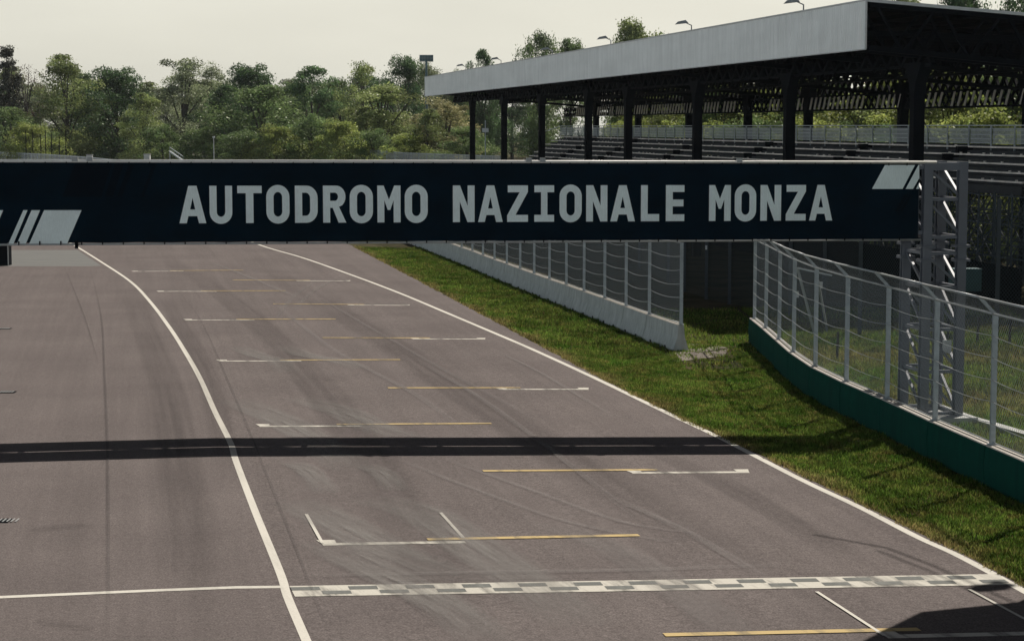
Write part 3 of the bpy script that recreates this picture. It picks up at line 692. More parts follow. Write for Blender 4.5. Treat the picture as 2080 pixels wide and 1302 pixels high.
# ------------------------------------------------------------------ debris fences
def post_mesh(mb, p, h_, w_=.13, arm=None):
    a = Vector(p); b = a + Vector((0, 0, h_))
    for off in (-.055, .055):
        mb.beam(a + Vector((0, off, 0)), b + Vector((0, off, 0)), w_, .02, up=(0, 1, 0))
    mb.beam(a, b, .025, .10, up=(0, 1, 0))
    mb.box(a + Vector((0, 0, .012)), (.22, .22, .024))
    if arm: mb.beam(b - Vector((0, 0, .02)), b + Vector(arm), .06, .08)
def fence(name, label, posts, hgt, linkm, parent_cat='fence', arm=None, ncab=6, sag=.10, post_w=.13, cab_r=.011, group=None, pm='galv'):
    t = thing(name, label, parent_cat, posts[0], group)
    for p in posts:
        m = MB(); post_mesh(m, p, hgt, post_w, arm); m.build('post', pm, t)
    for a, b in zip(posts, posts[1:]):
        a = Vector(a); b = Vector(b); L = (b - a).length; up = Vector((0, 0, hgt)); n = 6
        off = Vector((0.09, 0, 0))
        m = MB()
        u0 = random.uniform(0, 3)
        for k in range(n):
            p, q = a.lerp(b, k / n) + off, a.lerp(b, (k + 1) / n) + off
            bow = lambda x: Vector((.05 * math.sin(x * math.pi), 0, 0))
            p1, q1 = p + bow(k / n), q + bow((k + 1) / n)
            m.quad([p1, q1, q1 + up, p1 + up], [(u0 + L * k / n, 0), (u0 + L * (k + 1) / n, 0), (u0 + L * (k + 1) / n, hgt), (u0 + L * k / n, hgt)])
        if arm:
            A = Vector(arm)
            m.quad([a + up, b + up, b + up + A, a + up + A], [(0, 0), (L, 0), (L, A.length), (0, A.length)])
        m.build('mesh_panel', linkm, t)
        if ncab:
            m = MB()
            for c in range(1, ncab + 1):
                z = hgt * c / (ncab + .0)
                s_ = sag * (1 + .3 * math.sin(c * 5.1 + a.y)) if c < ncab else 0
                P = [a.lerp(b, k / 8) + Vector((-.07, 0, z - 4 * s_ * (k / 8) * (1 - k / 8))) for k in range(9)]
                m.tube(P, cab_r if c < ncab else .03, 5)
            m.tube([a + Vector((.0, 0, .06)), b + Vector((.0, 0, .06))], .02, 5)
            if arm: m.tube([a + up + Vector(arm), b + up + Vector(arm)], .032, 6)
            m.build('cables', 'cable', t, True)
    return t
# --- green wall
gp = [(1531.7, 649), (1554.7, 667.5), (1581.6, 691), (1611, 716.5), (1655, 746), (1718, 776.5), (1800.5, 811.5), (1897.7, 856), (2014, 905.5)]
ZW = 1.0
GW = [gnd(u, v, ZW) for u, v in gp]
d = (GW[-1] - GW[-2]).normalized()
for k in range(1, 7): GW.append(GW[8] + d * 4.0 * k + Vector((.02 * k * k, 0, 0)))
for p in GW: p.z = g(p.x, p.y) + ZW
first = GW[0] + (GW[0] - GW[1]).normalized() * .35
def wall_block(a, b, hgt, wt, wb, par, face_m, foot=.0, notch=False):
    """a, b: top centre line ends, z at top"""
    a = Vector(a); b = Vector(b); d = (b - a); d.z = 0; d.normalize(); n_ = Vector((d.y, -d.x, 0))
    if n_.x < 0: n_ = -n_
    a2 = a + d * .025; b2 = b - d * .025
    prof = [(-wb / 2, -hgt), (-wb / 2, -hgt + .10), (-wt / 2 - .04, -hgt * .45), (-wt / 2, 0), (wt / 2, 0), (wt / 2 + .04, -hgt * .45), (wb / 2, -hgt + .1), (wb / 2, -hgt)]
    m = MB(); i = 0
    for p in (a2, b2):
        for x, z in prof: m.v.append(tuple(p + n_ * x + Vector((0, 0, z))))
    for k in range(8):
        k2 = (k + 1) % 8
        m.f.append((k, k2, 8 + k2, 8 + k)); m.uv += [(0, 0)] * 4
    m.f.append(tuple(range(8))); m.uv += [(0, 0)] * 8; m.f.append(tuple(range(15, 7, -1))); m.uv += [(0, 0)] * 8
    m.build('block', face_m, par)
    m = MB()
    a3 = a + d * .03; b3 = b - d * .03
    for x0, x1 in ((-wt / 2 + .012, -.025), (.025, wt / 2 - .012)):
        m.box6([a3 + n_ * x0 + Vector((0, 0, .002)), a3 + n_ * x1 + Vector((0, 0, .002)), b3 + n_ * x1 + Vector((0, 0, .002)), b3 + n_ * x0 + Vector((0, 0, .002)),
                a3 + n_ * x0 + Vector((0, 0, .035)), a3 + n_ * x1 + Vector((0, 0, .035)), b3 + n_ * x1 + Vector((0, 0, .035)), b3 + n_ * x0 + Vector((0, 0, .035))])
    m.build('coping', 'concrete_top', par)
    if notch:
        m = MB()
        for f in (.27, .73):
            c = a.lerp(b, f) - n_ * (wb / 2 + .004)
            c.z = a.z - hgt + .06
            m.box(c, (.02, .22, .13), math.atan2(-n_.x * 0 + d.y, d.x) - math.pi / 2)
        m.build('drain_slots', 'black_hole', par)
pts = [first] + GW[1:]
for i, (a, b) in enumerate(zip(pts, pts[1:])):
    t = thing('green_barrier', 'green painted concrete barrier block, %s from the far end beside the grass gap' % ordn(i), 'barrier', (a.x, a.y, a.z - ZW), 'green barrier blocks')
    wall_block(a, b, ZW + .03, .34, .36, t, 'green_panel')
fence('debris_fence', 'tall wire debris fence with bent top standing on the green wall', [p + Vector((0.02, 0, .036)) for p in GW], 3.35, 'chain_link', arm=(-.42, -.05, .42), ncab=6, sag=.07)
# --- grey barrier
jp = [(1384, 662), (1317, 640), (1270, 622.5), (1226.8, 606.5), (1184.6, 592), (1149, 579), (1114.7, 567.5), (1084, 556.5), (1055.8, 546.5), (1029, 536.5), (1004, 527.5), (981, 519), (959.6, 510.5)]
ZJ = 1.02
J0 = gnd(1380, 660.5, ZJ); J1 = gnd(959.6, 510.8, ZJ); dj = (J1 - J0); dj.z = 0; NJ = 12; step = dj.length / NJ; dj.normalize()
JW = []
for k in range(NJ + 8):
    p = J0 + dj * step * k
    base = gnd(*jp[k], ZJ) if k < len(jp) else None
    if base: p = base if k == 0 else p.lerp(base, .8)
    p.z = g(p.x, p.y) + ZJ; JW.append(p)
for i, (a, b) in enumerate(zip(JW, JW[1:])):
    t = thing('concrete_barrier', 'pale grey concrete barrier block, %s from the gravel patch' % ordn(i), 'barrier', (a.x, a.y, a.z - ZJ), 'grey barrier blocks')
    wall_block(a, b, ZJ + .02, .24, .62, t, 'concrete', notch=True)
fence('debris_fence', 'tall wire debris fence with sagging cables on the grey concrete barrier', [p + Vector((0.0, .12 if k == 0 else 0, .036)) for k, p in enumerate(JW)], 3.35, 'chain_link', ncab=6, sag=.11)
# --- rear fence in front of the grandstand
rf = [(8.2, 128), (9.2, 117), (9.55, 110), (10.3, 105.2), (11.2, 102.2), (12.3, 99.6), (13.4, 95.6), (14.4, 91.5), (15.3, 87.2), (17.6, 84.6), (20.4, 83.4), (23.6, 82.6), (27, 82)]
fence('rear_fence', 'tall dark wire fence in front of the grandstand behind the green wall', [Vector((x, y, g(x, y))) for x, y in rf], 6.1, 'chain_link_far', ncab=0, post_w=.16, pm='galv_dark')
for u, v, y, l in ((1434.5, 503, 104.6, 'small white sign on the rear fence in the dark gap'), (1620, 598, 90, 'small white sign on the rear fence, left of the leaning brace'), (1668, 579, 89, 'small white sign on the rear fence, between leaning braces')):
    c = atD(u, v, y - .4); m = MB(); m.box(c, (.10 if y > 100 else .13, .015, .22 if y > 100 else .30)); tag(m.build('fence_sign', 'white_sheet'), l, 'sign')
m = MB()
m.beam(atD(1620, 545, 86), gnd(1655, 680), .09); m.beam(atD(1662, 570, 86), gnd(1680, 672), .09); m.beam(atD(1620, 545, 86), atD(1690, 560, 86), .07)
tag(m.build('fence_brace', 'galv'), 'leaning steel braces behind the green wall fence', 'brace')
m = MB(); a, b = gnd(1925, 842), gnd(2130, 902); m.beam(a + Vector((0, 0, .06)), b + Vector((0, 0, .06)), .35, .16)
tag(m.build('concrete_kerb', 'concrete'), 'low pale concrete beam in the grass behind the green wall', 'kerb')
m = MB()
for u, v in ((1985, 668), (2050, 672), (1700, 700), (1925, 660)):
    c = gnd(u, v + 30); 
    t = thing('stake', 'short dark wooden stake in the grass, nearest x %d' % u, 'post', c)
    mm = MB(); mm.tube([c + Vector((0, 0, -.05)), c + Vector((.03, 0, 1.1))], .06, 6, .05); mm.build('shaft', 'bark', t)
STAKES = [o for o in bpy.data.objects if o.name.startswith('stake')]
for o, l in zip(STAKES, ('short dark stake in the dry grass right of the gantry tower', 'short dark stake in the dry grass at the right frame edge', 'short dark stake in the grass left of the gantry tower', 'short dark stake in the grass just behind the gantry tower')): o['label'] = l

# ------------------------------------------------------------------ grandstand
SO = Vector((17.34, 98.5, 0)); al = math.atan(SLP); sa_ = Vector((-math.sin(al), math.cos(al), 0)); sb_ = Vector((math.cos(al), math.sin(al), 0))
def S(u, w_, z): p = SO + sa_ * u + sb_ * w_; return Vector((p.x, p.y, z))
gs = thing('grandstand', 'long covered grandstand with pale grey roof fascia and dark columns', 'grandstand', S(0, 0, 0))
UL = 155.0; WB = 21.0
zf_b, zf_t = 12.5, 14.84
def rz(w_): return zf_t - .073 * w_
def bz(w_): return zf_b - .082 * w_
m = MB(); n = 40
for k in range(n):
    a, b = UL * k / n, UL * (k + 1) / n
    m.quad([S(b, 0, zf_b), S(a, 0, zf_b), S(a, 0, zf_t), S(b, 0, zf_t)], [(b, 0), (a, 0), (a, 2.3), (b, 2.3)])
m.quad([S(UL, .04, zf_b), S(0, .04, zf_b), S(0, .04, zf_t), S(UL, .04, zf_t)])
roof = MB()
roof.box6([S(-.05, 0.06, zf_t - .06), S(-.05, WB, rz(WB) - .06), S(UL, WB, rz(WB) - .06), S(UL, 0.06, zf_t - .06), S(-.05, 0.06, zf_t), S(-.05, WB, rz(WB)), S(UL, WB, rz(WB)), S(UL, 0.06, zf_t)])
ro = roof.build('roof', 'roof_sheet', gs)
m.build('fascia', 'fascia', ro)
m = MB(); m.beam(S(-.06, -.02, zf_t + .03), S(UL, -.02, zf_t + .03), .10, .08); m.beam(S(-.1, -.03, zf_t + .0), S(-.1, -.03, zf_b), .08); m.beam(S(-.05, -.01, zf_b - .02), S(UL, -.01, zf_b - .02), .08, .05)
m.beam(S(-.1, 0, zf_t + .02), S(-.1, WB, rz(WB) + .02), .10, .16)
m.build('fascia_trim', 'fascia_trim', ro)
colD = [101.1, 121, 141, 161, 175.3, 195.7, 216, 236.6]
colU = [(D - 98.5 - .65) / .9832 for D in colD]
for i, u in enumerate(colU):
    m = MB(); W = 3.54
    m.beam(S(u, W, -.4), S(u, W, 11.2), .58, .58, up=tuple(sa_))
    # flared capital
    for (z0_, w0, z1_, w1) in ((10.2, .62, 10.9, 1.0), (10.9, 1.0, 11.9, 2.6)):
        P = []
        for z, ww in ((z0_, w0), (z1_, w1)):
            for a_, b_ in ((-.3, -1), (.3, -1), (.3, 1), (-.3, 1)): P.append(S(u + b_ * ww / 2 * .9, W + a_ * 1.0, z))
        m.box6(P)
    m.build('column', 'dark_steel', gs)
    # transverse roof truss
    m = MB()
    N = 6
    for uu in ((u,) if i else (u, 0.0, 10.0)):
        m.beam(S(uu, .15, zf_b + .05), S(uu, WB, bz(WB)), .22, .25); m.beam(S(uu, .15, zf_t - .2), S(uu, WB, rz(WB) - .2), .18, .18)
        for k in range(N):
            w0, w1 = .2 + (WB - .2) * k / N, .2 + (WB - .2) * (k + 1) / N; wm = (w0 + w1) / 2
            m.beam(S(uu, w0 + .3, rz(w0) - .2), S(uu, wm, bz(wm)), .12, .12); m.beam(S(uu, wm, bz(wm)), S(uu, w1 - .1, rz(w1) - .2), .12, .12)
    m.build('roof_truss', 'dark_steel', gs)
# secondary frames close the dark underside
m = MB(); u = 2.0
while u < UL:
    m.beam(S(u, .2, zf_b + .9), S(u, WB, rz(WB) - .5), .10, .22)
    u += 2.9
for w_ in np.arange(1.2, WB, 2.2):
    m.beam(S(0, w_, rz(w_) - .25), S(UL, w_, rz(w_) - .25), .12, .2)
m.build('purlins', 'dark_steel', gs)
def girder(w_, z0_, z1_, u0, u1, pitch, mt='dark_steel', r=.10, nm='lattice_girder'):
    m = MB(); m.beam(S(u0, w_, z0_), S(u1, w_, z0_), .16, .14); m.beam(S(u0, w_, z1_), S(u1, w_, z1_), .16, .14)
    u = u0
    while u < u1 - pitch:
        m.beam(S(u, w_, z0_), S(u + pitch, w_, z1_), r, r); m.beam(S(u, w_, z1_), S(u + pitch, w_, z0_), r, r); u += pitch
    m.build(nm, mt, gs)
girder(3.54, 11.75, 13.3, 0, UL, 2.0, r=.22)
girder(9.5, 11.6, 13.3, 0, UL, 1.7, r=.16)
girder(17.8, 10.0, 11.0, 0, UL, 1.2, r=.13)
girder(20.9, 11.2, 12.6, 0, UL, 1.4, r=.2)
backU = [(D - 98.5 - 3.2) / .9832 for D in (121, 141, 161, 177, 196, 216, 236)]
for u in backU:
    m = MB(); W = 17.8
    m.beam(S(u, W, -.4), S(u, W, 11.2), .62, .62, up=tuple(sa_))
    P = []
    for z, ww in ((9.7, .66), (11.8, 2.4)):
        for a_, b_ in ((-.3, -1), (.3, -1), (.3, 1), (-.3, 1)): P.append(S(u + b_ * ww / 2, W + a_, z))
    m.box6(P); m.build('rear_column', 'dark_steel', gs)
# slanted slats, their pale colour standing in for sunlight
u = 16.0; ns_ = 0
while u < 150 and ns_ < 98:
    if random.random() < .8 and not (70 < u < 80):
        m = MB()
        m.beam(S(u, 17.5, 10.06), S(u - .5, 17.5, 10.98), .13, .05); m.build('slat', 'sunlit_slat', gs); ns_ += 1
    u += 1.05
# terraces
NR = 12; U_end = [3] * 5 + [16] * 7
for i in range(NR):
    z = 7.58 - .43 * i; w_ = 13.2 - .83 * i; u0 = U_end[i]; u1 = 136 - max(0, i - 2) * 1.1
    m = MB()
    m.box6([S(u0, w_ - .12, z - .33), S(u0, w_ + .75, z - .33), S(u1, w_ + .75, z - .33), S(u1, w_ - .12, z - .33), S(u0, w_ - .12, z - .26), S(u0, w_ + .75, z - .26), S(u1, w_ + .75, z - .26), S(u1, w_ - .12, z - .26)])
    m.box6([S(u0, w_ - .14, z - .72), S(u0, w_ - .08, z - .72), S(u1, w_ - .08, z - .72), S(u1, w_ - .14, z - .72), S(u0, w_ - .14, z - .335), S(u0, w_ - .08, z - .335), S(u1, w_ - .08, z - .335), S(u1, w_ - .14, z - .335)])
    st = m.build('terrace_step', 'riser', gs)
    m = MB()
    m.box6([S(u0, w_ - .1, z - .09), S(u0, w_ + .22, z - .09), S(u1, w_ + .22, z - .09), S(u1, w_ - .1, z - .09), S(u0, w_ - .1, z), S(u0, w_ + .22, z), S(u1, w_ + .22, z), S(u1, w_ - .1, z)])
    u = u0 + .5
    while u < u1:
        if random.random() < .35: m.box(S(u + random.random(), w_ + random.uniform(-.05, .1), z + .04), (.12, .1, .07), random.random())
        u += 1.45
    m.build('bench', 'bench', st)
for u in (18, 34.5, 55, 76, 98, 116):
    m = MB()
    for i in range(NR):
        z = 7.58 - .43 * i; w_ = 13.2 - .83 * i
        if u > U_end[i] : m.box(S(u + i * .1, w_ - .2, z - .28), (.9, .55, .5), 0)
    m.build('aisle_steps', 'dark_steel', gs)
# back wall below the rail, rail and mesh panels
m = MB(); u = 3.0
while u < 136:
    m.quad([S(u + .1, 13.75, 7.72), S(u + 3.1, 13.75, 7.72), S(u + 3.1, 13.75, 8.62), S(u + .1, 13.75, 8.62)], [(0, 0), (3, 0), (3, .9), (0, .9)]); u += 3.2
m.build('rail_panels', 'rail_mesh', gs)
m = MB(); m.beam(S(3, 13.7, 8.78), S(137, 13.7, 8.78), .06, .06); m.beam(S(3, 13.72, 8.6), S(137, 13.72, 8.6), .04, .04); u = 3.0
while u < 138: m.beam(S(u, 13.7, 7.2), S(u, 13.7, 8.8), .09, .06, up=tuple(sa_)); u += 3.2
m.beam(S(137, 13.7, 8.78), S(141, 12.0, 8.0), .06)
m.build('back_rail', 'galv', gs)
m = MB(); m.box6([S(2, 14.0, 7.0), S(2, 14.3, 7.0), S(137, 14.3, 7.0), S(137, 14.0, 7.0), S(2, 14.0, 7.66), S(2, 14.3, 7.66), S(137, 14.3, 7.66), S(137, 14.0, 7.66)])
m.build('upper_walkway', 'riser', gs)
# scaffold understructure
m = MB()
for w_ in (9.3, 13.9, 17.0):
    u = 1.0
    while u < 60:
        m.beam(S(u, w_, -.3), S(u, w_, 5.2 if w_ < 10 else 6.8), .09)
        for z in (0.1, 1.9, 3.6, 5.1):
            m.beam(S(u, w_, z), S(u + 2.1, w_, z + random.uniform(-.05, .05)), .06)
        for z in (0.1, 1.9, 3.6):
            m.beam(S(u, w_, z + (1.7 if int(u * 3) % 2 else 0)), S(u + 2.1, w_, z + (0 if int(u * 3) % 2 else 1.7)), .055)
        u += 2.1
for u in np.arange(1, 60, 4.2):
    for z in (0.1, 1.9, 3.6, 5.1): m.beam(S(u, 9.3, z), S(u, 17, z), .06)
    m.beam(S(u, 9.3, .1), S(u, 13.9, 3.6), .06); m.beam(S(u, 9.3, 3.6), S(u, 13.9, .1), .06)
m.build('scaffold', 'galv_dark', gs)
m = MB(); m.quad([S(0, 8.4, -.4), S(60, 8.4, -.4), S(60, 8.4, 1.6), S(0, 8.4, 1.6)]); m.quad([S(60, 8.5, -.4), S(0, 8.5, -.4), S(0, 8.5, 1.6), S(60, 8.5, 1.6)])
m.build('dark_hoarding', 'black_sheet', gs)
m = MB(); m.box(atD(1960, 568, 88) , (1.25, .8, 1.0), .1); tag(m.build('covered_crate', 'teal_box'), 'teal covered crate behind the rear fence right of the gantry', 'crate')
# floodlights on the roof
def flood(u, label):
    b = S(u, .5, zf_t); t = thing('roof_floodlight', label, 'floodlight', b, 'floodlights on the grandstand roof')
    m = MB(); m.tube([b, b + Vector((0, 0, .45)), b + Vector((-.35, 0, .62))], .045, 6); m.build('bracket', 'lamp_grey', t, True)
    m = MB(); c = b + Vector((-.65, 0, .62))
    P = []
    for z, k in ((-.06, 1.0), (.12, .6)):
        for x, y in ((-.42, -.28), (.42, -.28), (.42, .28), (-.42, .28)): P.append(c + Vector((x * k, y * k, z + x * .12)))
    m.box6(P); m.build('lamp_head', 'lamp_grey', t)
def u_at(px, off=0):   # roof coordinate whose front edge shows at that column
    c = 35.6; D = c * F / (px - 290); return (D - 98.5) / .9832
for i, px in enumerate((1608, 1386, 1226, 1110, 1008, 938)):
    flood(u_at(px), 'small floodlight on the grandstand roof edge, %s from the near corner' % ordn(i))
# lamp masts standing inside the stand
for px, D, zt in ((1248, 150, 10.6),):
    pass

# ------------------------------------------------------------------ unseen casters added right of the frame, shaped to throw the foreground shadows
sh = lambda p, z: Vector((p.x + SL * (z - p.z), p.y + SK * (z - p.z), z))
t = thing('shadow_canopy', 'unseen flat canopy right of the frame, shaped to throw the foreground shadow', 'canopy', (16, 38, -.3))  # unseen slab, its outline taken from the shadow it has to throw
z = 9.2; poly = [sh(gnd(*q), z) for q in ((1690, 1335), (1760, 1297), (1859, 1247.5), (2080, 1225), (2600, 1190), (3600, 1600), (2300, 1900))]
m = MB(); n = len(poly); m.v = [tuple(p) for p in poly] + [tuple(p - Vector((0, 0, .3))) for p in poly]
m.f = [tuple(range(n)), tuple(range(2 * n - 1, n - 1, -1))] + [(k, k + n, (k + 1) % n + n, (k + 1) % n) for k in range(n)]
m.uv = [(0, 0)] * sum(len(f) for f in m.f); m.build('slab', 'concrete', t)
m = MB()
c0 = sum(poly, Vector()) / n
for p in poly[2:5]: q = p.lerp(c0, .3); m.tube([(q.x, q.y, -.3), (q.x, q.y, 8.9)], .15, 8)
m.build('columns', 'gantry_grey', t)
t = thing('shadow_mast', 'unseen tall mast with long booms, added to throw thin shadow lines', 'mast', (20, 47, -.3))  # unseen mast and booms, laid out to cast the thin shadow lines
zm = 14.5
m = MB(); b1 = [sh(gnd(*q), zm) for q in ((1650, 1085), (1800, 1112), (1900, 1150), (1945, 1172), (2070, 1228))]
b2 = [p + Vector((-.25, -.35, 0)) for p in b1[1:]]
m.tube(b1, .035, 6); m.tube(b2, .03, 6); e = b1[-1]; m.tube([e, (20, 47, zm)], .08, 6); m.tube([(20, 47, -.3), (20, 47, zm)], .16, 8)
m.build('mast_and_booms', 'gantry_grey', t)
c = sh(gnd(2012, 1193), zm); m = MB(); m.box(c, (.7, .35, .4), .4); m.box(c + Vector((.25, .2, 0)), (.3, .5, .3), .9); m.build('shadow_box', 'dark_steel', t)  # unseen box added for the blocky shadow on the boom line

# ------------------------------------------------------------------ far things above the banner
def sheet_fence(name, label, px, Ys, ztop_px, mt, cat='fence'):
    t = None; pts = [atD(u, v, Y_) for (u, v), Y_ in zip(px, Ys)]
    t = thing(name, label, cat, (pts[0].x, pts[0].y, 0)); m = MB(); L = 0
    for a, b in zip(pts, pts[1:]):
        n_ = max(1, int((b - a).length / 4))
        for k in range(n_):
            p, q = a.lerp(b, k / n_), a.lerp(b, (k + 1) / n_); l = (q - p).length
            m.quad([(p.x, p.y, 0), (q.x, q.y, 0), q, p], [(L, 0), (L + l, 0), (L + l, q.z), (L, p.z)]); L += l
    m.build('mesh_panels', mt, t); m = MB()
    for a, b in zip(pts, pts[1:]):
        n_ = max(1, int((b - a).length / 4)); m.beam(a, b, .12)
        for k in range(n_ + 1): p = a.lerp(b, k / n_); m.beam((p.x, p.y, -.3), p + Vector((0, 0, .1)), .14)
    m.build('posts', 'galv', t); return t
sheet_fence('distant_fence', 'pale grey wire fence far off at the left edge above the banner', [(-60, 307), (0, 309.5), (90, 314), (180, 320), (260, 328.5)], [380, 365, 340, 310, 280], 0, 'chain_link_dist')
sheet_fence('distant_fence', 'pale wire fence far off between the woods and the grandstand', [(752, 305.5), (820, 311), (900, 314), (1016, 318)], [345, 330, 310, 270], 0, 'chain_link_dist')
def lone_box(name, label, cat, u, v, Y_, w_, h_, d_, mt):
    c = atD(u, v, Y_); t = thing(name, label, cat, (c.x, c.y, 0))
    m = MB(); m.box(c, (w_, d_, h_)); m.build('cabin', mt, t); m = MB(); m.box((c.x, c.y, c.z + h_ / 2 + .06), (w_ * 1.15, d_ * 1.1, .1)); m.build('lid', 'lamp_grey', t)
    m = MB(); m.tube([(c.x, c.y, -.1), (c.x, c.y, c.z - h_ / 2)], .12, 6); m.build('post', 'lamp_grey', t)
lone_box('camera_cabin', 'small white camera cabin over the distant fence at the left', 'cabin', 182, 321, 290, .8, .7, .7, 'white_sheet')
lone_box('marshal_post', 'small white box standing before the woods above the banner', 'box', 299, 322, 320, .95, 1.2, .9, 'white_sheet')
c = atD(434, 280, 330); t = thing('lamp_post', 'thin pale lamp post in front of the woods above the banner', 'lamp post', (c.x, c.y, 0))
m = MB(); m.tube([(c.x, c.y, -.1), c], .10, 6, .07); m.build('pole', 'white_sheet', t); m = MB(); m.box(c + Vector((0, 0, .1)), (.35, .35, .3)); m.build('lamp_head', 'white_sheet', t)
for k, u in enumerate((52, 66, 82, 92, 104, 120, 133)):
    c = atD(u, 265 + (k % 3) * 4, 350); m = MB(); m.tube([(c.x, c.y, -.1), c], .10, 5, .07)
    tag(m.build('net_pole', 'dark_steel'), 'thin dark pole before the woods at the left, %s of seven from the left' % ordn(k), 'pole', 'thin dark poles at the left')
c0, c1 = atD(345, 308, 330), atD(372, 327, 318); t = thing('metal_stair', 'small pale metal stair before the woods above the banner', 'stair', (c0.x, c0.y, 0))
m = MB(); m.beam(c0, c1, .3, .2); m.build('flight', 'galv', t); m = MB(); m.beam(c0 + Vector((0, 0, .7)), c1 + Vector((0, 0, .7)), .08)
for k in range(7): p = c0.lerp(c1, k / 6); m.beam(p, p + Vector((0, 0, .7)), .07)
m.beam((c0.x, c0.y, -.1), c0, .15); m.build('handrail', 'galv', t)
# light tower far behind
c = atD(866, 120, 420); t = thing('light_tower', 'distant teal floodlight tower rising above the trees beside the grandstand roof', 'light tower', (c.x, c.y, 0))
m = MB(); m.tube([(c.x, c.y, -.1), (c.x, c.y, c.z)], .35, 8, .22); m.build('mast', 'board_teal', t)
m = MB()
for r_ in (0, 1):
    for k in range(5): m.box(c + Vector((-1.1 + k * .56, 0, .45 - r_ * .62)), (.5, .3, .48))
m.build('lamp_panel', 'board_teal', t)
m = MB(); m.box(c + Vector((0, .25, .1)), (2.9, .1, 1.4)); m.build('frame', 'lamp_grey', t)
# signal post by the stand
c = atD(986, 265, 205); t = thing('signal_post', 'slim grey post with a small white box in front of the terraces', 'post', (c.x, c.y, -.3))
m = MB(); m.tube([(c.x, c.y, -.3), (c.x, c.y, c.z + 1.0)], .06, 6); m.build('pole', 'galv', t); m = MB(); m.box(c + Vector((0, -.1, 0)), (.65, .3, .42)); m.build('box', 'white_sheet', t)
# dark cabin at the left edge
p = gnd(16, 540); t = thing('dark_cabin', 'dark cabin at the left frame edge behind the banner', 'cabin', p)
m = MB(); m.box((p.x - 2.0, p.y + .5, 2.1), (4.0, 1.0, 4.2)); m.build('walls', 'dark_steel', t)
m = MB(); m.box((p.x - 2.0, p.y + .5, 4.26), (4.3, 1.3, .1)); m.build('roof', 'roof_sheet', t)
m = MB(); m.box((p.x + .03, p.y - .03, 2.05), (.05, .05, 4.0)); m.build('corner_trim', 'lamp_grey', t)

# ------------------------------------------------------------------ trees
def make_crown(n_leaf, H_, Wd, shape, leaf=.34, lobes=26, hole=.0, low=.15):
    """leaf quads gathered in clumps inside an envelope; returns verts, faces, shade"""
    cl = []; ph = (random.uniform(0, 6), random.uniform(0, 6))
    while len(cl) < lobes:
        z = random.uniform(low, .97); a = random.uniform(0, 2 * math.pi)
        if shape == 'round': rr = (max(0.0, 1 - max(0, (z - .45) / .58) ** 2)) ** .6 * (1 if z > .3 else .85)
        elif shape == 'slim': rr = .55 * math.sin(math.pi * min(1, (z - low) / (1 - low) + .12) ** .9) ** .5 if z < .9 else .25
        elif shape == 'cone': rr = max(.12, 1.05 - z)
        else: rr = (.35 + .75 * (z - low) / (1 - low)) * (1 if z < .8 else (1.02 - z) * 4.5)
        rr *= 1 + .30 * math.sin(3 * a + ph[0]) + .28 * math.sin(9 * z + ph[1] + a)
        if shape in ('round', 'vase') and random.random() < .10: z = random.uniform(.85, 1.06); rr = random.uniform(.1, .5)
        r = rr * random.uniform(.35, 1.0) ** .7 * Wd / 2
        cl.append((r * math.cos(a), r * math.sin(a), z * H_, random.uniform(.6, 1.35) * Wd * (.155 if shape != 'slim' else .10) * (1.1 - .4 * z)))
    cl = np.array(cl); k = rng.integers(0, len(cl), n_leaf)
    # points near clump shells
    d = rng.normal(size=(n_leaf, 3)); d /= np.linalg.norm(d, axis=1, keepdims=True)
    rad = cl[k, 3] * (rng.uniform(.35, 1.08, n_leaf) ** .6 + (rng.uniform(0, 1, n_leaf) < .10) * rng.uniform(0, .6, n_leaf))
    P = cl[k, :3] + d * rad[:, None] * np.array([1.15, 1.15, .8])
    P[:, 2] = np.clip(P[:, 2], H_ * low * .5, None)
    nrm = rng.normal(size=(n_leaf, 3)) + d * .7; nrm /= np.linalg.norm(nrm, axis=1, keepdims=True)
    t1 = np.cross(nrm, rng.normal(size=(n_leaf, 3))); t1 /= np.linalg.norm(t1, axis=1, keepdims=True); t2 = np.cross(nrm, t1)
    sz = leaf * rng.uniform(.5, 1.25, n_leaf)[:, None]
    V = np.stack([P - t1 * sz * .5, P + t2 * sz * .32, P + t1 * sz * .5, P - t2 * sz * .32], 1).reshape(-1, 3)
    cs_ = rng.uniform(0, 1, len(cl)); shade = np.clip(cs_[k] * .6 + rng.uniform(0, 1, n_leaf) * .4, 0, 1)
    return V, n_leaf, shade, cl
def raw_mesh(name, V, nq, shade, m_, verts_per=4, extra=None):
    me = bpy.data.meshes.new(name); me.vertices.add(len(V)); me.vertices.foreach_set('co', V.astype(np.float32).ravel())
    me.loops.add(nq * verts_per); me.loops.foreach_set('vertex_index', np.arange(nq * verts_per, dtype=np.int32))
    me.polygons.add(nq); me.polygons.foreach_set('loop_start', np.arange(0, nq * verts_per, verts_per, dtype=np.int32))
    me.update(calc_edges=True)
    a = me.attributes.new('shade', 'FLOAT', 'FACE'); a.data.foreach_set('value', shade.astype(np.float32))
    if extra is not None: b = me.attributes.new('dry', 'FLOAT', 'FACE'); b.data.foreach_set('value', extra.astype(np.float32))
    me.materials.append(M[m_]); return me
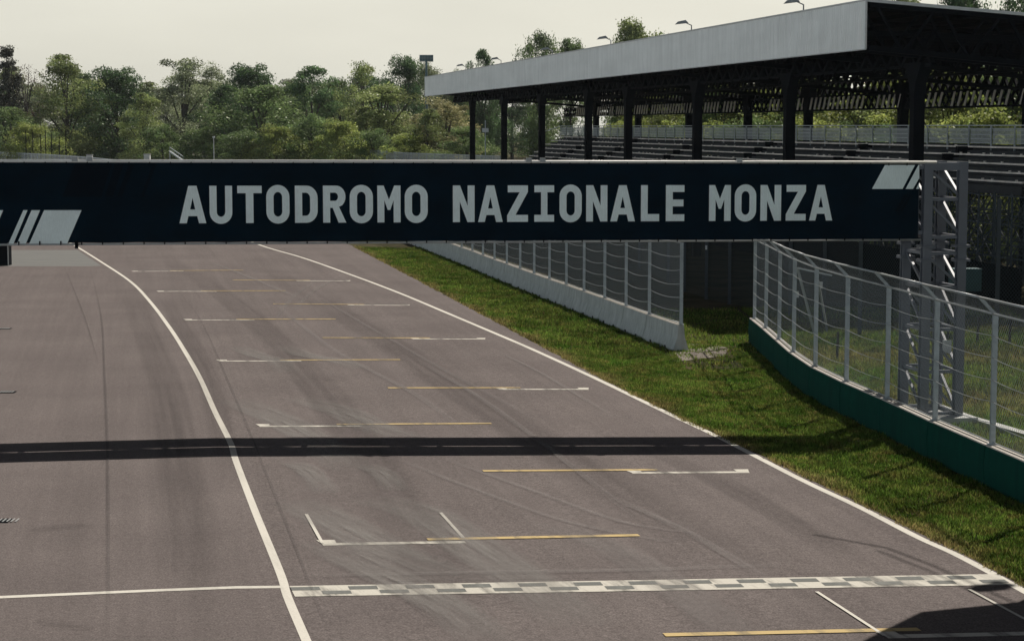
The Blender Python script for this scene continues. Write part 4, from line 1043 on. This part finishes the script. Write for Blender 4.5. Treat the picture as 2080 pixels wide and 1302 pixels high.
def trunk_mesh(H_, Wd, cl, low, bare=False):
    mb = MB(); r = .018 * H_ + .05
    wob = [(random.uniform(-.02, .02) * H_ * k / 4, random.uniform(-.02, .02) * H_ * k / 4, H_ * .82 * k / 4) for k in range(5)]; wob[0] = (0, 0, -.4)
    mb.tube(wob, r, 7, r * .25)
    idx = list(range(len(cl))); random.shuffle(idx)
    for i in idx[:14 if not bare else 22]:
        x, y, z, _ = cl[i]; zz = max(H_ * low * .6, z * random.uniform(.35, .6)); f = min(1, zz / (H_ * .82)); q = wob[min(3, int(f * 4))]
        mb.tube([(q[0] * f, q[1] * f, zz), (x * .45, y * .45, zz + (z - zz) * .5), (x, y, z)], r * .42, 5, r * .1)
    me = bpy.data.meshes.new('trunk'); me.from_pydata(mb.v, [], mb.f); me.materials.append(M['bark']); me.update(); return me
PROTO = {}
def proto(key, leafm, shape, Wd, n=7500, leaf=.36, lobes=30, low=.16, bare=False):
    V, nq, sh_, cl = make_crown(int(n * 2.5), 16.0, Wd, shape, leaf * .88, int(lobes * 1.9), low=low)
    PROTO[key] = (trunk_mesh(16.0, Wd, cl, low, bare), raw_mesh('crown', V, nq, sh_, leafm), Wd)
proto('dark_a', 'leaf_dark', 'round', 10.5, 9000, .34, 42, .08); proto('dark_b', 'leaf_dark', 'vase', 9.5, 8500, .34, 38, .10)
proto('mid_a', 'leaf_mid', 'round', 10, 9000, .34, 40, .08); proto('mid_b', 'leaf_mid', 'vase', 10, 8500, .34, 38, .10)
proto('yellow_a', 'leaf_yellow', 'vase', 9, 7000, .33, 34, .12); proto('yellow_b', 'leaf_yellow', 'round', 9.5, 7500, .33, 36, .08)
proto('pale_a', 'leaf_pale', 'round', 9, 7000, .32, 38, .1); proto('pale_b', 'leaf_pale', 'vase', 9, 5500, .30, 34, .12)
proto('blossom', 'leaf_blossom', 'round', 9.5, 8000, .36, 40, .03)
proto('poplar', 'leaf_purple', 'slim', 6.5, 7000, .26, 90, .06); proto('bare', 'leaf_red', 'vase', 9, 1300, .28, 34, .2, True)
proto('sparse', 'leaf_yellow', 'vase', 9, 3000, .30, 30, .2, True)
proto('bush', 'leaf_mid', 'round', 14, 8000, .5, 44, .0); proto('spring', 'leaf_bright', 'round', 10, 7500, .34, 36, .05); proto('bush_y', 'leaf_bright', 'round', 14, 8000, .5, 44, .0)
def tree(key, name, label, x, y, h_, wd, group, rot=None, cat='tree'):
    tm, cm, W0 = PROTO[key]
    t = thing(name, label, cat, (x, y, g(x, y) - .05), group); t.rotation_euler.z = random.uniform(0, 6.28) if rot is None else rot
    t.scale = (wd / W0, wd / W0, h_ / 16.0)
    for nm, me in (('trunk', tm), ('crown', cm)):
        o = bpy.data.objects.new(nm, me); COL.objects.link(o); o.parent = t
    return t
def tree_px(key, name, label, u, vtop, half, D, group, cat='tree'):
    D *= 1.4
    top = atD(u, vtop, D); tree(key, name, label, top.x, D, top.z * 1.0 + .3, 2.5 * half * D / F, group, cat=cat)
G1 = 'trees of the wood beyond the banner'
FT = [('poplar', 15, 92, 42, 300, 'tall slim dark purple tree at the left frame edge'), ('bare', 52, 150, 42, 330, 'reddish nearly leafless tree beside the slim dark tree'),
      ('mid_a', 10, 228, 62, 270, 'bright round tree at the left edge below the slim dark tree'), ('yellow_b', 132, 132, 62, 290, 'tall yellow green tree with an open crown at the left'),
      ('dark_b', 185, 185, 45, 320, 'dark tree between the yellow green tree and the peaked dark tree'), ('dark_a', 236, 150, 66, 295, 'broad dark green tree with a peaked top left of the dip in the skyline'),
      ('yellow_b', 292, 205, 44, 280, 'low yellowish tree in the dip of the skyline'), ('pale_a', 372, 138, 62, 330, 'pale grey green tree right of the dip in the skyline'),
      ('pale_b', 438, 142, 52, 350, 'thin pale tree just right of the big pale tree'), ('dark_b', 455, 185, 42, 290, 'narrow dark tree between the pale trees and the rounded green tree'),
      ('dark_a', 508, 140, 58, 310, 'dark tree with a bright tuft on top behind the rounded green tree'), ('mid_a', 530, 182, 88, 262, 'large rounded sunlit green tree in the middle of the wood'),
      ('mid_b', 585, 160, 50, 330, 'green tree peeping over the right shoulder of the rounded tree'), ('dark_b', 632, 148, 52, 300, 'upright dark green tree right of the rounded tree'),
      ('mid_b', 690, 150, 50, 320, 'mid green tree behind the sunlit bushes'), ('sparse', 738, 132, 46, 285, 'thin tree with twigs poking above the skyline'),
      ('yellow_a', 775, 175, 74, 262, 'wide yellow green tree with dark forked trunks'), ('dark_a', 822, 124, 44, 315, 'tall leafy green tree left of the light tower'),
      ('pale_b', 868, 135, 40, 330, 'pale tree under the light tower'), ('blossom', 905, 205, 58, 250, 'cream blossoming tree left of the first grandstand column'),
      ('yellow_b', 868, 232, 44, 245, 'low yellow green tree left of the blossoming tree'), ('mid_a', 948, 262, 45, 238, 'low green tree at the foot of the far grandstand corner')]
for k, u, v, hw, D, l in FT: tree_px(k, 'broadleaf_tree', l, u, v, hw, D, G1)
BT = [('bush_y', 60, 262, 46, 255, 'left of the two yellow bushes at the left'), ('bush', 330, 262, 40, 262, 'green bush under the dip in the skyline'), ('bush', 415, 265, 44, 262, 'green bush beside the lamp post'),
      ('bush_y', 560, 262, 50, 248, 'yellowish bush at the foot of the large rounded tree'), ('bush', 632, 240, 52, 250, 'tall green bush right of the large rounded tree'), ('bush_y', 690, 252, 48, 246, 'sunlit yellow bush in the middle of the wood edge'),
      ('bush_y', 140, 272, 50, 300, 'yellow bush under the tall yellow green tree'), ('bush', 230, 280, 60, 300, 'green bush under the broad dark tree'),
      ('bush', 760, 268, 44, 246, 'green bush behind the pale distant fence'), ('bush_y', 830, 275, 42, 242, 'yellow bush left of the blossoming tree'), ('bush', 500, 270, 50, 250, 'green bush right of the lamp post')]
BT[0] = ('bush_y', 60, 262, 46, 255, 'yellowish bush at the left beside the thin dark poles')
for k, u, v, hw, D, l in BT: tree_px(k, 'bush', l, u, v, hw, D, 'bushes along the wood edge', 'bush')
# second rank behind
kinds = ['dark_a', 'dark_b', 'mid_a', 'mid_b', 'pale_a', 'yellow_b']
u = -60; i = 0
while u < 1100:
    v = 172 + 20 * math.sin(i * 2.3) + (18 if 270 < u < 330 else 0)
    tree_px(kinds[(i * 5 + 1) % 6], 'broadleaf_tree', 'tree in the rear rank of the wood beyond the banner, %s from the left' % ordn(i), u, v, 50, 385 + 18 * (i % 3), G1); u += 44; i += 1
for k, u, v, hw, D, l in (('mid_b', 1098, 50, 38, 290, 'leafy tree top standing alone above the far half of the grandstand roof'), ('dark_b', 980, 116, 30, 320, 'small dark tree top over the far end of the grandstand roof'),
                          ('yellow_a', 1280, 44, 48, 270, 'twiggy tree top above the middle of the grandstand roof'), ('mid_b', 1345, 55, 36, 275, 'low leafy tree top right of the twiggy one above the roof'),
                          ('mid_a', 1160, 92, 40, 300, 'flat tree top just showing over the roof between two taller tops'), ('sparse', 1840, -20, 46, 165, 'thin tree top above the near roof edge'),
                          ('dark_a', 1960, -38, 62, 160, 'dark tree crown above the roof at the top right'), ('dark_b', 2075, -45, 50, 165, 'dark tree crown in the top right corner'), ('mid_b', 930, 132, 24, 330, 'tiny tree top where the roof ends')):
    tree_px(k, 'broadleaf_tree', l, u, v, hw, D, 'trees behind the grandstand')
i = 0
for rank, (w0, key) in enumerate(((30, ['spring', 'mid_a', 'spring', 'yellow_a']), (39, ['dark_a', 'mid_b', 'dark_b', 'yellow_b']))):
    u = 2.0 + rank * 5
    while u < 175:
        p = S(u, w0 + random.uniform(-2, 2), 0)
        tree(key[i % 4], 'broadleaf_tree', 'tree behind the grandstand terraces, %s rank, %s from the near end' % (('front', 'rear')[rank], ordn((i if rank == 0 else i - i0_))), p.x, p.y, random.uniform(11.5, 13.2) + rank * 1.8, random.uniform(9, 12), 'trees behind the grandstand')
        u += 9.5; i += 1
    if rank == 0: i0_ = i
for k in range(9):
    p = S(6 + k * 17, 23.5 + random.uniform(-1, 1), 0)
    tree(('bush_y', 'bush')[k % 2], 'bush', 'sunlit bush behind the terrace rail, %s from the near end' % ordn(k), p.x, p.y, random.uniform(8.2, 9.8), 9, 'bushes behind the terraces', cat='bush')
for k, (x, y, h_, w_) in enumerate(((30.5, 93, 12, 8), (33, 84, 13, 10), (30.0, 78, 9, 6))):
    tree(('dark_a', 'mid_a', 'dark_b')[k], 'broadleaf_tree', 'tree right of the frame beside the grandstand end, %s from the back' % ordn(k), x, y, h_, w_, 'trees beside the grandstand end')

# ------------------------------------------------------------------ grass
WALLX = sorted([(p.y, p.x - .3) for p in JW if p.y > 79] + [(79.9, 11.2), (77.9, 11.2)] + [(p.y, p.x - .22) for p in GW])
WALLX = [(GW[-1].y - 20, GW[-1].x)] + WALLX
ey = np.array([a for a, b in EDGE]); ex = np.array([b for a, b in EDGE]); wy = np.array([a for a, b in WALLX]); wx = np.array([b for a, b in WALLX])
def gnp(X, Y): return -0.022 * np.clip(X + SLP * Y - 1.9, 0, 18.0)
def scatter(N, ylo, yhi, xlo, xhi, hgt, wid, power=1.0):
    u = rng.uniform(0, 1, N) ** power; y = ylo + (yhi - ylo) * u
    a, b = xlo(y), xhi(y); width = b - a
    keep = rng.uniform(0, 1, N) < width / 9.0; y = y[keep]; a = a[keep]; b = b[keep]
    x = a + (b - a) * rng.uniform(0, 1, len(y))
    # ragged fringe towards the asphalt
    e = x - np.interp(y, ey, ex)
    fr = .14 * np.sin(y * 1.3) + .16 * np.sin(y * 2.9 + 1) + .12 * np.sin(y * 7.1) + .10 * np.sin(y * 15.3)
    k = e > fr - .14; x, y, e = x[k], y[k], e[k]
    gp_ = ~((x > 6.6) & (x < 8.9) & (y > 74.6) & (y < 80.5) & (rng.uniform(0, 1, len(x)) < .86 + .12 * np.sin(x * 5 + y * 2))); x, y, e = x[gp_], y[gp_], e[gp_]
    n_ = len(x)
    hh = hgt * rng.uniform(.4, 1.3, n_) * (1 + .5 * np.sin(x * 2.1 + y * .7) * np.sin(y * 1.9 - x * .8)); lean = rng.normal(0, .5, (n_, 2)) * hh[:, None]
    ang = rng.uniform(0, np.pi, n_); dx, dy = np.cos(ang) * wid / 2, np.sin(ang) * wid / 2
    z = gnp(x, y) - .05
    V = np.stack([np.stack([x - dx, y - dy, z], 1), np.stack([x + dx, y + dy, z], 1), np.stack([x + lean[:, 0], y + lean[:, 1], z + .03 + hh], 1)], 1).reshape(-1, 3)
    dry = np.clip(1.1 - e / (.6 + .4 * np.sin(y * .9)), 0, .95) * rng.uniform(.3, 1, n_) + (rng.uniform(0, 1, n_) < .04) * .7
    return V, n_, rng.uniform(0, 1, n_), np.clip(dry, 0, 1)
sets = [scatter(330000, 26, 80, lambda y: np.interp(y, ey, ex) - .1, lambda y: np.interp(y, wy, wx), .085, .036),
        scatter(150000, 80, 150, lambda y: np.interp(y, ey, ex) - .1, lambda y: np.interp(y, wy, wx) - .0, .10, .05),
        scatter(26000, 76, 100, lambda y: 6.9 + 0 * y, lambda y: 11.3 + 0 * y, .10, .045)]
V = np.concatenate([s_[0] for s_ in sets]); nq = sum(s_[1] for s_ in sets)
me = raw_mesh('grass_verge', V, nq, np.concatenate([s_[2] for s_ in sets]), 'grass', 3, np.concatenate([s_[3] for s_ in sets]))
o = bpy.data.objects.new('grass_verge', me); COL.objects.link(o); tag(o, 'short green grass of the verge between the asphalt and the barriers', 'grass', kind='stuff')
s2 = scatter(150000, 38, 100, lambda y: np.interp(y, wy, np.where(wy < 79, wx, 11.0)) + .5, lambda y: 12 + y * .13, .16, .045)
dry = np.clip(s2[3] + (np.sin(s2[0][::3, 1] * .5) * .3 + .1), 0, 1)
me = raw_mesh('grass_field', s2[0], s2[1], s2[2], 'grass', 3, dry)
o = bpy.data.objects.new('grass_field', me); COL.objects.link(o); tag(o, 'rough grass with dry patches behind the green wall', 'grass', kind='stuff')

# ------------------------------------------------------------------ thin spring haze over the whole place
m = MB(); m.box((0, 700, 14.0), (4200, 2400, 31.0))
hm = bpy.data.materials.new('haze'); hm.use_nodes = True; t = hm.node_tree; t.nodes.remove(t.nodes['Principled BSDF'])
pv = t.nodes.new('ShaderNodeVolumePrincipled'); pv.inputs['Color'].default_value = (0.86, 0.93, 1.0, 1); pv.inputs['Density'].default_value = 0.00005
t.links.new(pv.outputs[0], t.nodes['Material Output'].inputs['Volume'])
M['haze'] = hm
o = m.build('haze', 'haze'); tag(o, 'thin pale air haze over the whole circuit', 'haze', kind='stuff')
